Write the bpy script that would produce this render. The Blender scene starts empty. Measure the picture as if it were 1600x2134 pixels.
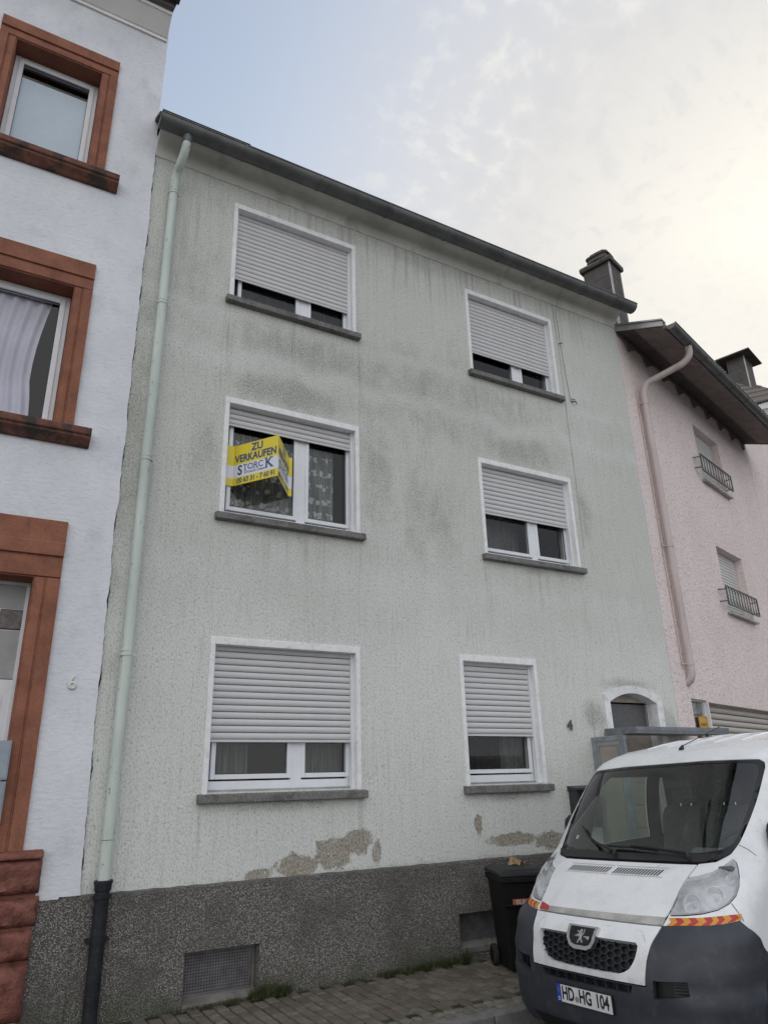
import bpy, bmesh, math, random
from mathutils import Vector, Matrix, geometry as mgeo
random.seed(7)
R = math.radians
SC = bpy.context.scene
COL = SC.collection

# ------------------------------------------------------------------ camera
CR = [[0.8720470147988848, -0.4888285697362503, -0.024096335612821283],
      [0.15229844910033327, 0.31782445725708913, -0.9358380184470334],
      [0.4651227648502995, 0.8124249157792053, 0.3516057022278853]]
cd = bpy.data.cameras.new('camera'); cam = bpy.data.objects.new('camera', cd); COL.objects.link(cam)
cam.matrix_world = Matrix(((CR[0][0], -CR[1][0], -CR[2][0], 0.0), (CR[0][1], -CR[1][1], -CR[2][1], -7.236),
                           (CR[0][2], -CR[1][2], -CR[2][2], 1.81), (0, 0, 0, 1)))
cd.sensor_fit = 'HORIZONTAL'; cd.sensor_width = 36.0; cd.lens = 36.0 * 1490 / 1600
cd.clip_start = 0.05; cd.clip_end = 2000
SC.camera = cam

# ------------------------------------------------------------------ sky, sun, exposure
SUN_AZ, SUN_EL = 67.0, 28.0                       # degrees from +Y towards +X
sd = Vector((math.sin(R(SUN_AZ)) * math.cos(R(SUN_EL)), math.cos(R(SUN_AZ)) * math.cos(R(SUN_EL)), math.sin(R(SUN_EL))))
W = bpy.data.worlds.new('World'); SC.world = W; W.use_nodes = True
SKY_STRENGTH = 0.10
SKY_TINT = (2.65, 2.45, 2.12)


def nodes(tree):
    N, L = tree.nodes, tree.links

    class T:
        pass
    t = T(); t.N, t.L = N, L

    def put(sock, v):
        if isinstance(v, bpy.types.NodeSocket):
            L.new(v, sock)
        elif v is not None:
            if hasattr(sock, 'default_value'):
                try:
                    sock.default_value = v
                except Exception:
                    sock.default_value = (*v, 1.0) if len(v) == 3 else v
    t.put = put

    def math_(op, a, b=None, c=None, clamp=False):
        n = N.new('ShaderNodeMath'); n.operation = op; n.use_clamp = clamp
        for s, v in zip(n.inputs, (a, b, c)):
            put(s, v)
        return n.outputs[0]
    t.m = math_

    def vm(op, a, b=None, scale=None):
        n = N.new('ShaderNodeVectorMath'); n.operation = op
        put(n.inputs[0], a)
        if b is not None:
            put(n.inputs[1], b)
        if scale is not None:
            put(n.inputs['Scale'], scale)
        return n.outputs['Value'] if op in ('DOT_PRODUCT', 'LENGTH', 'DISTANCE') else n.outputs[0]
    t.v = vm

    def noise(vec, scale, detail=4, rough=0.55, dist=0.0):
        n = N.new('ShaderNodeTexNoise')
        put(n.inputs['Vector'], vec); put(n.inputs['Scale'], scale); put(n.inputs['Detail'], detail)
        put(n.inputs['Roughness'], rough); put(n.inputs['Distortion'], dist)
        return n.outputs[0]
    t.noise = noise

    def vor(vec, scale, feature='F1', rand=1.0):
        n = N.new('ShaderNodeTexVoronoi'); n.feature = feature
        put(n.inputs['Vector'], vec); put(n.inputs['Scale'], scale); put(n.inputs['Randomness'], rand)
        return n
    t.vor = vor

    def ramp(v, lo, hi, a=0.0, b=1.0, smooth=True):
        n = N.new('ShaderNodeMapRange'); n.interpolation_type = 'SMOOTHSTEP' if smooth else 'LINEAR'; n.clamp = True
        for k, x in (('Value', v), ('From Min', lo), ('From Max', hi), ('To Min', a), ('To Max', b)):
            put(n.inputs[k], x)
        return n.outputs[0]
    t.ramp = ramp

    def mix(f, a, b, mode='MIX'):
        n = N.new('ShaderNodeMix'); n.data_type = 'RGBA'; n.blend_type = mode
        put(n.inputs[0], f)
        for s, v in ((n.inputs[6], a), (n.inputs[7], b)):
            if isinstance(v, (tuple, list)) and len(v) == 3:
                v = (*v, 1.0)
            put(s, v)
        return n.outputs[2]
    t.mix = mix

    def coord(kind='Object'):
        n = N.new('ShaderNodeTexCoord')
        return n.outputs[kind]
    t.coord = coord

    def scale(vec, s):
        return vm('MULTIPLY', vec, s)
    t.scale = scale

    def sep(vec):
        n = N.new('ShaderNodeSeparateXYZ'); put(n.inputs[0], vec)
        return n.outputs
    t.sep = sep

    def blob(vec, c, r, lo=0.25, hi=1.0):
        d = vm('LENGTH', vm('DIVIDE', vm('SUBTRACT', vec, c), r))
        return ramp(d, lo, hi, 1.0, 0.0)
    t.blob = blob

    def comb(x, y, z):
        n = N.new('ShaderNodeCombineXYZ')
        for s, v in zip(n.inputs, (x, y, z)):
            put(s, v)
        return n.outputs[0]
    t.comb = comb
    return t


def build_world():
    tr = W.node_tree; tr.nodes.clear(); t = nodes(tr)
    out = t.N.new('ShaderNodeOutputWorld'); bg = t.N.new('ShaderNodeBackground')
    t.L.new(bg.outputs[0], out.inputs[0])
    sky = t.N.new('ShaderNodeTexSky'); sky.sky_type = 'NISHITA'; sky.sun_disc = False
    sky.sun_elevation = R(SUN_EL); sky.sun_rotation = R(SUN_AZ); sky.air_density = 1.2; sky.dust_density = 2.0; sky.ozone_density = 1.2
    d = t.v('NORMALIZE', t.coord('Generated'))
    x, y, z = t.sep(d)
    mu = t.v('DOT_PRODUCT', d, tuple(sd))
    zc = t.m('ADD', t.m('MAXIMUM', z, 0.0), 0.22)
    p = t.comb(t.m('DIVIDE', x, zc), t.m('DIVIDE', y, zc), 0.0)        # cloud layer coordinates
    # thin veil: thick over most of the sky, with one blue gap
    broad = t.noise(t.v('ADD', p, (3.1, 1.7, 0.0)), 0.55, 3, 0.5)
    soft = t.noise(t.v('ADD', p, (1.2, 0.4, 0.0)), 1.9, 5, 0.55, 0.3)
    glow = t.ramp(mu, 0.60, 0.95)                                      # forward scattering by thin cloud towards the sun
    gap = t.blob(p, (-0.05, 0.72, 0.0), (0.80, 0.75, 1.0), 0.05, 1.0)  # the blue gap in the thin overcast
    veil = t.m('MULTIPLY', t.ramp(broad, 0.25, 0.60, 0.80, 1.0), t.m('SUBTRACT', 1.0, t.m('MULTIPLY', gap, t.ramp(soft, 0.3, 0.7, 0.98, 0.50))))
    veil = t.m('MAXIMUM', veil, t.m('MULTIPLY', glow, 0.97))
    # altocumulus flakes near the sun
    q = t.v('ADD', t.scale(p, (1.0, 1.15, 1.0)), t.v('MULTIPLY', t.comb(t.noise(p, 4.0, 2), t.noise(t.v('ADD', p, (9, 4, 0)), 4.0, 2), 0.0), (0.10, 0.10, 0.0)))
    fl = t.noise(q, 24.0, 5, 0.58, 0.2)
    patch = t.ramp(t.noise(t.v('ADD', p, (0.6, 5.2, 0)), 2.6, 3), 0.42, 0.60)
    near = t.m('MULTIPLY', t.ramp(mu, 0.77, 0.89), t.ramp(mu, 0.995, 0.95, 0.35, 1.0))
    flake = t.m('MULTIPLY', t.ramp(fl, 0.47, 0.70), t.m('MULTIPLY', t.ramp(patch, 0.0, 1.0, 0.25, 1.0), near))
    back = (12.9, 13.0, 13.2); cool = (5.2, 5.55, 6.5); warm = (7.35, 7.3, 7.2); hot = (9.7, 9.35, 8.6)
    cloud = t.mix(t.ramp(mu, -0.10, 0.62), back, cool)                  # unseen cloud opposite the sun, raised in brightness to light the fronts
    cloud = t.mix(t.ramp(mu, 0.70, 0.96), cloud, warm)
    cloud = t.mix(t.ramp(mu, 0.90, 1.0), cloud, hot)
    cloud = t.mix(t.m('MULTIPLY', t.ramp(fl, 0.34, 0.50, 0.25, 0.0), near), cloud, (6.1, 6.3, 6.7))
    col = t.mix(veil, t.mix(1.0, sky.outputs[0], SKY_TINT, 'MULTIPLY'), cloud)
    col = t.mix(t.m('MULTIPLY', flake, 0.95), col, t.mix(glow, (7.3, 7.5, 7.9), (8.7, 8.6, 8.3)))
    t.put(bg.inputs[0], col); bg.inputs[1].default_value = SKY_STRENGTH


build_world()
sl = bpy.data.lights.new('sun', 'SUN'); sl.energy = 1.2; sl.angle = R(12); sl.color = (1.0, 0.93, 0.82)
so = bpy.data.objects.new('sun', sl); COL.objects.link(so)
so.rotation_euler = sd.to_track_quat('Z', 'Y').to_euler(); so.location = (30, 10, 30)
SC.view_settings.view_transform = 'Standard'; SC.view_settings.look = 'None'
SC.view_settings.exposure = 0.0; SC.view_settings.gamma = 1.0
SC.view_settings.use_curve_mapping = False
SC.render.engine = 'CYCLES'
try:
    SC.cycles.use_denoising = True
    SC.cycles.max_bounces = 8
    SC.cycles.transparent_max_bounces = 16
except Exception:
    pass

# ------------------------------------------------------------------ mesh helpers


class MB:
    def __init__(s):
        s.v, s.f = [], []

    def add(s, vs, fs):
        o = len(s.v); s.v += [tuple(p) for p in vs]; s.f += [tuple(i + o for i in f) for f in fs]
        return s

    def box(s, x0, x1, y0, y1, z0, z1):
        return s.add([(x, y, z) for z in (z0, z1) for y in (y0, y1) for x in (x0, x1)],
                     [(0, 2, 3, 1), (4, 5, 7, 6), (0, 1, 5, 4), (2, 6, 7, 3), (0, 4, 6, 2), (1, 3, 7, 5)])

    def quad(s, a, b, c, d):
        return s.add([a, b, c, d], [(0, 1, 2, 3)])

    def extrude(s, prof, axis, a0, a1, close=True, caps=True):
        """profile of 2-D points swept along an axis: 'x' -> (y,z), 'y' -> (x,z), 'z' -> (x,y)"""
        def P(q, a):
            return {'x': (a, q[0], q[1]), 'y': (q[0], a, q[1]), 'z': (q[0], q[1], a)}[axis]
        n = len(prof)
        vs = [P(q, a0) for q in prof] + [P(q, a1) for q in prof]
        fs = [(i, (i + 1) % n, n + (i + 1) % n, n + i) for i in range(n if close else n - 1)]
        if caps and close:
            fs += [tuple(range(n))[::-1], tuple(range(n, 2 * n))]
        return s.add(vs, fs)

    def tube(s, path, r, seg=12, caps=True):
        path = [Vector(p) for p in path]; n = len(path)
        rr = r if isinstance(r, (list, tuple)) else [r] * n
        vs = []; prev = None
        for i, p in enumerate(path):
            d = (path[min(i + 1, n - 1)] - path[max(i - 1, 0)]).normalized()
            if prev is None:
                a = Vector((0, 0, 1)) if abs(d.z) < 0.9 else Vector((1, 0, 0))
                e1 = d.cross(a).normalized()
            else:
                e1 = (prev - d * prev.dot(d)).normalized()
            prev = e1; e2 = d.cross(e1)
            for k in range(seg):
                t = 2 * math.pi * k / seg
                vs.append(p + (e1 * math.cos(t) + e2 * math.sin(t)) * rr[i])
        fs = [(i * seg + k, i * seg + (k + 1) % seg, (i + 1) * seg + (k + 1) % seg, (i + 1) * seg + k) for i in range(n - 1) for k in range(seg)]
        if caps:
            fs += [tuple(range(seg))[::-1], tuple(range((n - 1) * seg, n * seg))]
        return s.add(vs, fs)

    def ring(s, x0, x1, z0, z1, w, y0, y1, wb=None, wt=None, wl=None, wr=None):
        """rectangular frame in the x-z plane"""
        wb = w if wb is None else wb; wt = w if wt is None else wt
        wl = w if wl is None else wl; wr = w if wr is None else wr
        s.box(x0, x0 + wl, y0, y1, z0, z1); s.box(x1 - wr, x1, y0, y1, z0, z1)
        if wt:
            s.box(x0 + wl, x1 - wr, y0, y1, z1 - wt, z1)
        if wb:
            s.box(x0 + wl, x1 - wr, y0, y1, z0, z0 + wb)
        return s

    def mesh(s, name):
        me = bpy.data.meshes.new(name); me.from_pydata(s.v, [], s.f); me.update()
        return me

    def build(s, name, mat, parent=None, smooth=False, bevel=0.0, label=None, kind=None, auto=None, seg=2):
        me = s.mesh(name)
        bm = bmesh.new(); bm.from_mesh(me)
        bmesh.ops.recalc_face_normals(bm, faces=bm.faces)
        bm.to_mesh(me); bm.free()
        me.materials.append(mat)
        if smooth:
            me.polygons.foreach_set('use_smooth', [True] * len(me.polygons))
            if auto:
                me.set_sharp_from_angle(angle=R(auto))
        return link(name, me, parent, bevel, label, kind, seg)


def link(name, me, parent=None, bevel=0.0, label=None, kind=None, seg=2):
    o = bpy.data.objects.new(name, me); COL.objects.link(o)
    if parent is not None:
        o.parent = parent
    if bevel:
        m = o.modifiers.new('bevel', 'BEVEL'); m.width = bevel; m.segments = seg; m.limit_method = 'ANGLE'; m.angle_limit = R(40)
    if label:
        o['label'] = label
    if kind:
        o['kind'] = kind
    return o


def thing(name, label, cat, loc=(0, 0, 0), group=None, rotz=0.0):
    o = bpy.data.objects.new(name, None); COL.objects.link(o); o.empty_display_size = 0.2
    o.location = loc; o.rotation_euler = (0, 0, rotz); o['label'] = label; o['category'] = cat
    if group:
        o['group'] = group
    return o


def tag(o, label, cat, group=None, kind=None):
    o['label'] = label; o['category'] = cat
    if group:
        o['group'] = group
    if kind:
        o['kind'] = kind
    return o


def text_mesh(s, size, extrude=0.0, mat=None, align='CENTER', sx=1.0, bold=0.0, sheer=0.0, spacing=1.0):
    cu = bpy.data.curves.new('lettering', 'FONT'); cu.body = s; cu.size = size; cu.extrude = extrude
    cu.align_x = align; cu.align_y = 'CENTER'; cu.offset = bold; cu.shear = sheer; cu.space_character = spacing
    cu.resolution_u = 4
    ob = bpy.data.objects.new('lettering', cu); COL.objects.link(ob)
    dg = bpy.context.evaluated_depsgraph_get()
    me = bpy.data.meshes.new_from_object(ob.evaluated_get(dg))
    bpy.data.objects.remove(ob); bpy.data.curves.remove(cu)
    me.transform(Matrix.Diagonal((sx, 1, 1, 1)))
    me.materials.clear(); me.materials.append(mat)
    return me


def frame_matrix(o, ex, ey):
    ex = Vector(ex).normalized(); ey = Vector(ey); ey = (ey - ex * ey.dot(ex)).normalized(); ez = ex.cross(ey)
    m = Matrix((ex, ey, ez)).transposed().to_4x4(); m.translation = Vector(o)
    return m


# ------------------------------------------------------------------ materials
def material(name):
    m = bpy.data.materials.new(name); m.use_nodes = True
    t = nodes(m.node_tree); t.bsdf = m.node_tree.nodes['Principled BSDF']; t.out = m.node_tree.nodes['Material Output']
    t.mat = m
    return t


def fin(t, col=None, rough=None, bump=None, strength=0.3, dist=0.01, metal=None, spec=None):
    b = t.bsdf
    if col is not None:
        t.put(b.inputs['Base Color'], (*col, 1.0) if isinstance(col, tuple) and len(col) == 3 else col)
    if rough is not None:
        t.put(b.inputs['Roughness'], rough)
    if metal is not None:
        b.inputs['Metallic'].default_value = metal
    if spec is not None:
        b.inputs['Specular IOR Level'].default_value = spec
    if bump is not None:
        n = t.N.new('ShaderNodeBump'); n.inputs['Strength'].default_value = strength; n.inputs['Distance'].default_value = dist
        t.put(n.inputs['Height'], bump); t.L.new(n.outputs[0], b.inputs['Normal'])
    return t.mat


def simple(name, col, rough=0.6, metal=0.0, var=0.12, scale=6.0, spec=0.5, dirt=None, bump=0.0, bscale=80):
    t = material(name); co = t.coord('Object')
    n = t.noise(co, scale, 5, 0.6)
    c = t.mix(t.ramp(n, 0.3, 0.7), tuple(x * (1 - var) for x in col), tuple(min(1, x * (1 + var)) for x in col))
    if dirt:
        n2 = t.noise(t.v('ADD', co, (3.3, 8.1, 1.7)), scale * 2.3, 6, 0.65)
        c = t.mix(t.ramp(n2, 0.52, 0.72, 0.0, 0.75), c, dirt)
    return fin(t, c, rough, t.noise(co, bscale, 3) if bump else None, bump, 0.004, metal, spec)


def mat_grey_plaster():
    t = material('grey_plaster'); co = t.coord('Object')
    x, y, z = t.sep(co)
    grain = t.noise(t.scale(co, (1.0, 1.0, 0.55)), 70.0, 3, 0.66, 0.2)
    pits = t.noise(t.scale(co, (1.0, 1.0, 0.7)), 36.0, 3, 0.6)
    groove = t.noise(t.scale(co, (1.0, 1.0, 0.05)), 36.0, 3, 0.6)
    gmask = t.ramp(t.noise(t.v('ADD', co, (7, 1, 3)), 0.9, 3), 0.38, 0.62)
    big = t.noise(t.v('ADD', co, (4.0, 2.0, 9.0)), 0.75, 4, 0.55)
    mid = t.noise(t.scale(co, (1.0, 1.0, 0.55)), 3.6, 8, 0.72, 0.4)
    pale = (0.612, 0.622, 0.582); clean = (0.71, 0.724, 0.69); grime = (0.31, 0.305, 0.275)
    low = t.ramp(z, 4.3, 2.6)                                         # plaster paler towards the ground floor
    c = t.mix(t.ramp(t.m('ADD', t.m('MULTIPLY', big, 0.7), t.m('MULTIPLY', low, 0.35)), 0.25, 0.75), pale, clean)
    # grime fields, each with its own shape
    def fld(lst):
        acc = None
        for (cx, cz, rx, rz, k) in lst:
            b = t.m('MULTIPLY', t.blob(t.comb(x, 0.0, z), (cx, 0, cz), (rx, 1, rz), 0.0, 1.0), k)
            acc = b if acc is None else t.m('MAXIMUM', acc, b)
        return acc
    f = fld([(2.9, 6.28, 1.45, 0.42, 1.0), (3.0, 6.9, 2.0, 0.75, 0.80), (4.05, 5.5, 0.55, 1.4, 0.75), (1.85, 5.3, 0.40, 1.1, 0.6), (4.9, 6.8, 4.2, 1.5, 0.66), (6.5, 6.25, 1.3, 0.5, 0.9), (7.6, 5.5, 0.3, 1.0, 0.65), (1.6, 7.5, 0.9, 1.9, 0.45),
             (5.6, 7.0, 2.6, 1.0, 0.62), (4.8, 5.0, 1.2, 1.3, 0.6), (7.3, 2.55, 0.38, 0.38, 1.0), (1.08, 5.5, 0.22, 4.8, 0.75), (8.0, 2.98, 0.85, 0.17, 0.9), (8.75, 2.45, 0.3, 0.5, 0.8),
             (2.1, 8.9, 1.6, 0.5, 0.35), (2.9, 4.45, 1.1, 0.16, 0.6), (2.9, 1.6, 1.05, 0.14, 0.7), (5.75, 1.6, 0.8, 0.12, 0.7), (6.5, 4.45, 1.0, 0.14, 0.6), (4.9, 9.0, 4.6, 0.28, 0.4), (4.5, 0.95, 4.5, 0.10, 0.55)])
    g = t.ramp(t.m('ADD', f, t.m('MULTIPLY', t.m('SUBTRACT', mid, 0.5), 1.7)), 0.15, 1.05)
    g = t.m('MULTIPLY', g, t.ramp(grain, 0.30, 0.66, 1.0, 0.45))
    c = t.mix(t.m('MULTIPLY', g, 0.92), c, grime)
    # streaks running down
    stv = t.noise(t.scale(co, (1.0, 1.0, 0.03)), 13.0, 5, 0.65)
    run = fld([(2.05, 7.0, 0.10, 0.9, 0.9), (3.78, 6.9, 0.12, 1.1, 1.0), (5.68, 6.9, 0.10, 0.9, 0.8), (7.38, 6.7, 0.12, 1.2, 1.0), (2.06, 4.1, 0.10, 0.7, 0.7), (3.82, 4.0, 0.12, 0.9, 0.9), (5.68, 4.1, 0.1, 0.8, 0.7), (7.38, 4.0, 0.12, 1.0, 0.9),
                (2.9, 4.3, 0.9, 0.5, 0.55), (6.5, 4.3, 0.9, 0.5, 0.55), (2.9, 7.1, 0.9, 0.6, 0.6), (6.5, 7.1, 0.9, 0.6, 0.6), (5.3, 9.0, 5.0, 0.9, 1.0), (1.5, 8.6, 0.5, 1.2, 0.8), (7.3, 2.2, 0.25, 0.7, 0.8), (5.2, 1.45, 0.2, 0.4, 0.5), (2.05, 1.45, 0.15, 0.4, 0.6), (3.8, 1.45, 0.15, 0.4, 0.6)])
    c = t.mix(t.m('MULTIPLY', t.m('MULTIPLY', t.ramp(stv, 0.46, 0.68), t.m('ADD', run, 0.10)), 0.62), c, (0.29, 0.285, 0.25))
    # pale wash bands along the storeys
    wob = t.m('MULTIPLY', t.m('SUBTRACT', t.noise(t.scale(co, (1, 1, 0)), 0.9, 3), 0.5), 0.9)
    for zc, wd, k in ((6.62, 0.22, 0.55), (4.05, 0.3, 0.35), (7.25, 0.16, 0.4)):
        band = t.ramp(t.m('ABSOLUTE', t.m('SUBTRACT', t.m('ADD', z, wob), zc)), 0.0, wd, 1.0, 0.0)
        c = t.mix(t.m('MULTIPLY', t.m('MULTIPLY', band, t.ramp(mid, 0.35, 0.6)), k), c, (0.74, 0.75, 0.73))
    # scaled-off patches above the plinth
    pn = t.noise(t.scale(co, (1, 1, 1.15)), 5.5, 8, 0.72, 0.25)
    pz = fld([(3.05, 1.04, 0.42, 0.20, 0.95), (3.45, 1.12, 0.40, 0.28, 1.0), (3.72, 1.22, 0.34, 0.24, 1.0), (3.95, 1.10, 0.12, 0.24, 0.8), (2.65, 0.99, 0.30, 0.10, 0.85), (5.75, 1.13, 0.75, 0.13, 1.0), (6.35, 1.08, 0.50, 0.20, 1.0),
              (5.28, 1.30, 0.11, 0.26, 0.80)])
    pm = t.ramp(t.m('ADD', t.m('MULTIPLY', pz, 0.75), t.m('MULTIPLY', t.m('SUBTRACT', pn, 0.5), 1.25)), 0.28, 0.47)
    pm = t.m('MULTIPLY', t.m('MULTIPLY', pm, t.ramp(pz, 0.05, 0.2)), t.ramp(t.m('ADD', t.m('MULTIPLY', grain, 0.5), t.m('MULTIPLY', mid, 0.5)), 0.40, 0.60, 1.0, 0.30))
    edge = t.ramp(t.m('ABSOLUTE', t.m('SUBTRACT', pm, 0.45)), 0.0, 0.30, 0.22, 0.0)
    c = t.mix(pm, c, t.mix(t.ramp(pits, 0.35, 0.65), (0.29, 0.225, 0.15), (0.50, 0.415, 0.31)))
    c = t.mix(t.m('MULTIPLY', edge, t.ramp(pz, 0.05, 0.2)), c, (0.13, 0.11, 0.085))
    # dirt in the pits of the render, its tone also standing in for relief shading
    h = t.m('ADD', t.m('MULTIPLY', grain, 0.75), t.m('MULTIPLY', t.m('MULTIPLY', groove, gmask), 0.30))
    c = t.mix(t.ramp(grain, 0.34, 0.52, 0.42, 0.0), c, t.mix(0.7, grime, c, 'MULTIPLY'))
    c = t.mix(t.m('MULTIPLY', t.ramp(groove, 0.34, 0.50, 0.17, 0.0), t.m('ADD', gmask, 0.18)), c, t.mix(0.6, grime, c, 'MULTIPLY'))
    c = t.mix(t.ramp(grain, 0.54, 0.70, 0.0, 0.45), c, (0.80, 0.80, 0.77))
    c = t.mix(t.m('MULTIPLY', t.ramp(pits, 0.61, 0.68), 0.42), c, (0.15, 0.145, 0.13))
    h = t.m('SUBTRACT', h, t.m('MULTIPLY', pm, 0.9))
    return fin(t, c, 0.92, h, 0.75, 0.020, spec=0.2)


def mat_white_plaster():
    t = material('white_plaster'); co = t.coord('Object')
    n = t.noise(t.scale(co, (0.45, 1, 1)), 34, 5, 0.6, 0.4); b = t.noise(co, 1.2, 4, 0.6); s = t.noise(t.scale(co, (1.0, 1.0, 0.7)), 3.0, 5, 0.6)
    c = t.mix(t.ramp(b, 0.35, 0.7), (0.675, 0.69, 0.725), (0.76, 0.775, 0.805))
    c = t.mix(t.ramp(s, 0.52, 0.75, 0.0, 0.30), c, (0.40, 0.42, 0.44))
    c = t.mix(t.ramp(n, 0.36, 0.50, 0.14, 0.0), c, (0.34, 0.35, 0.37))
    return fin(t, c, 0.9, n, 0.45, 0.015, spec=0.2)


def mat_pink_plaster():
    t = material('pink_plaster'); co = t.coord('Object')
    n = t.noise(t.scale(co, (0.55, 1, 1.0)), 24, 5, 0.6, 0.8); b = t.noise(co, 0.8, 4, 0.6)
    c = t.mix(t.ramp(b, 0.3, 0.7), (0.82, 0.705, 0.69), (0.88, 0.775, 0.755))
    c = t.mix(t.ramp(n, 0.34, 0.50, 0.40, 0.0), c, (0.36, 0.27, 0.26))
    return fin(t, c, 0.92, n, 0.9, 0.03, spec=0.2)


def mat_roughcast():
    t = material('roughcast'); co = t.coord('Object')
    v = t.vor(co, 88.0); cell = t.sep(v.outputs['Color'])[0]
    v2 = t.vor(t.v('ADD', co, (5, 5, 5)), 130.0); cell2 = t.sep(v2.outputs['Color'])[1]
    big = t.noise(co, 2.0, 5, 0.6)
    c = t.mix(t.ramp(cell, 0.15, 0.95), (0.215, 0.204, 0.188), (0.44, 0.415, 0.385))
    c = t.mix(t.ramp(cell2, 0.93, 0.98), c, (0.60, 0.58, 0.55))
    c = t.mix(t.ramp(v.outputs['Distance'], 0.30, 0.6), c, (0.105, 0.098, 0.09))
    c = t.mix(t.ramp(big, 0.42, 0.7, 0.0, 0.60), c, (0.095, 0.09, 0.08))
    x, y, z = t.sep(co)
    c = t.mix(t.m('MULTIPLY', t.ramp(z, 0.25, 0.0), t.ramp(big, 0.3, 0.6, 0.0, 0.7)), c, (0.07, 0.08, 0.05))
    return fin(t, c, 0.9, t.m('SUBTRACT', 1.0, v.outputs['Distance']), 0.9, 0.012, spec=0.25)


def mat_sandstone(rough=False):
    t = material('sandstone_rough' if rough else 'sandstone_painted'); co = t.coord('Object')
    n = t.noise(co, 4.0, 6, 0.65); g = t.noise(co, 60, 4, 0.6)
    c = t.mix(t.ramp(n, 0.3, 0.7), (0.225, 0.088, 0.054), (0.33, 0.137, 0.085))
    if rough:
        c = t.mix(t.ramp(n, 0.3, 0.7), (0.165, 0.058, 0.045), (0.27, 0.115, 0.085))
        c = t.mix(t.ramp(t.noise(co, 9.0, 6, 0.7), 0.50, 0.7, 0.0, 0.7), c, (0.07, 0.028, 0.022))
    else:
        c = t.mix(t.ramp(t.noise(t.scale(co, (1, 1, 0.35)), 7.0, 6, 0.7), 0.53, 0.72, 0.0, 0.55), c, (0.105, 0.05, 0.038))
        c = t.mix(t.ramp(g, 0.35, 0.6, 0.22, 0.0), c, (0.06, 0.025, 0.018))
    h = t.m('ADD', t.m('MULTIPLY', t.noise(co, 8.0, 6, 0.6), 2.0 if rough else 0.3), t.m('MULTIPLY', g, 0.3))
    return fin(t, c, 0.75, h, 0.8 if rough else 0.3, 0.03 if rough else 0.01, spec=0.3)


def mat_mossy_sill():
    t = material('mossy_sandstone'); co = t.coord('Object')
    n = t.noise(co, 12.0, 6, 0.7); m = t.noise(co, 5.0, 5, 0.65)
    c = t.mix(t.ramp(n, 0.35, 0.65), (0.12, 0.048, 0.035), (0.20, 0.08, 0.055))
    c = t.mix(t.ramp(m, 0.44, 0.60, 0.0, 0.9), c, (0.035, 0.032, 0.026))
    c = t.mix(t.ramp(t.noise(co, 23, 4), 0.60, 0.70, 0.0, 0.5), c, (0.10, 0.10, 0.055))
    return fin(t, c, 0.85, n, 0.5, 0.01)


def mat_sill():
    t = material('stone_sill'); co = t.coord('Object')
    v = t.vor(co, 160.0); cell = t.sep(v.outputs['Color'])[0]; n = t.noise(co, 7.0, 5, 0.65)
    c = t.mix(cell, (0.085, 0.082, 0.078), (0.27, 0.26, 0.25))
    c = t.mix(t.ramp(n, 0.45, 0.65, 0.0, 0.6), c, (0.055, 0.055, 0.05))
    return fin(t, c, 0.8, cell, 0.3, 0.004)


def mat_asphalt():
    t = material('asphalt'); co = t.coord('Object')
    v = t.vor(co, 95.0); cell = t.sep(v.outputs['Color'])[0]; n = t.noise(co, 1.3, 5, 0.6)
    c = t.mix(cell, (0.045, 0.045, 0.045), (0.11, 0.108, 0.104)); c = t.mix(t.ramp(n, 0.4, 0.7, 0, 0.5), c, (0.035, 0.034, 0.033))
    return fin(t, c, 0.85, t.m('SUBTRACT', 1, v.outputs['Distance']), 0.6, 0.008)


def mat_paver(name, a, b, moss=0.4):
    t = material(name); co = t.coord('Object')
    oi = t.N.new('ShaderNodeObjectInfo')
    off = t.v('ADD', co, t.v('SCALE', (11.3, 7.1, 3.7), None, oi.outputs['Random']))
    n = t.noise(off, 9.0, 6, 0.65); g = t.noise(off, 120, 3)
    c = t.mix(oi.outputs['Random'], a, b)
    c = t.mix(t.ramp(n, 0.35, 0.70, 0.0, 0.55), c, tuple(x * 0.42 for x in a))
    c = t.mix(t.ramp(t.noise(off, 5.0, 5, 0.7), 0.55, 0.70, 0.0, moss), c, (0.055, 0.066, 0.032))
    c = t.mix(t.ramp(g, 0.35, 0.65, 0.25, 0.0), c, (0.03, 0.03, 0.028))
    return fin(t, c, 0.88, g, 0.5, 0.006)


def mat_soil():
    t = material('mossy_joint'); co = t.coord('Object')
    c = t.mix(t.ramp(t.noise(co, 7.0, 5, 0.7), 0.4, 0.62), (0.014, 0.013, 0.010), (0.042, 0.052, 0.018))
    return fin(t, c, 0.95, t.noise(co, 60, 4), 0.6, 0.01)


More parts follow.
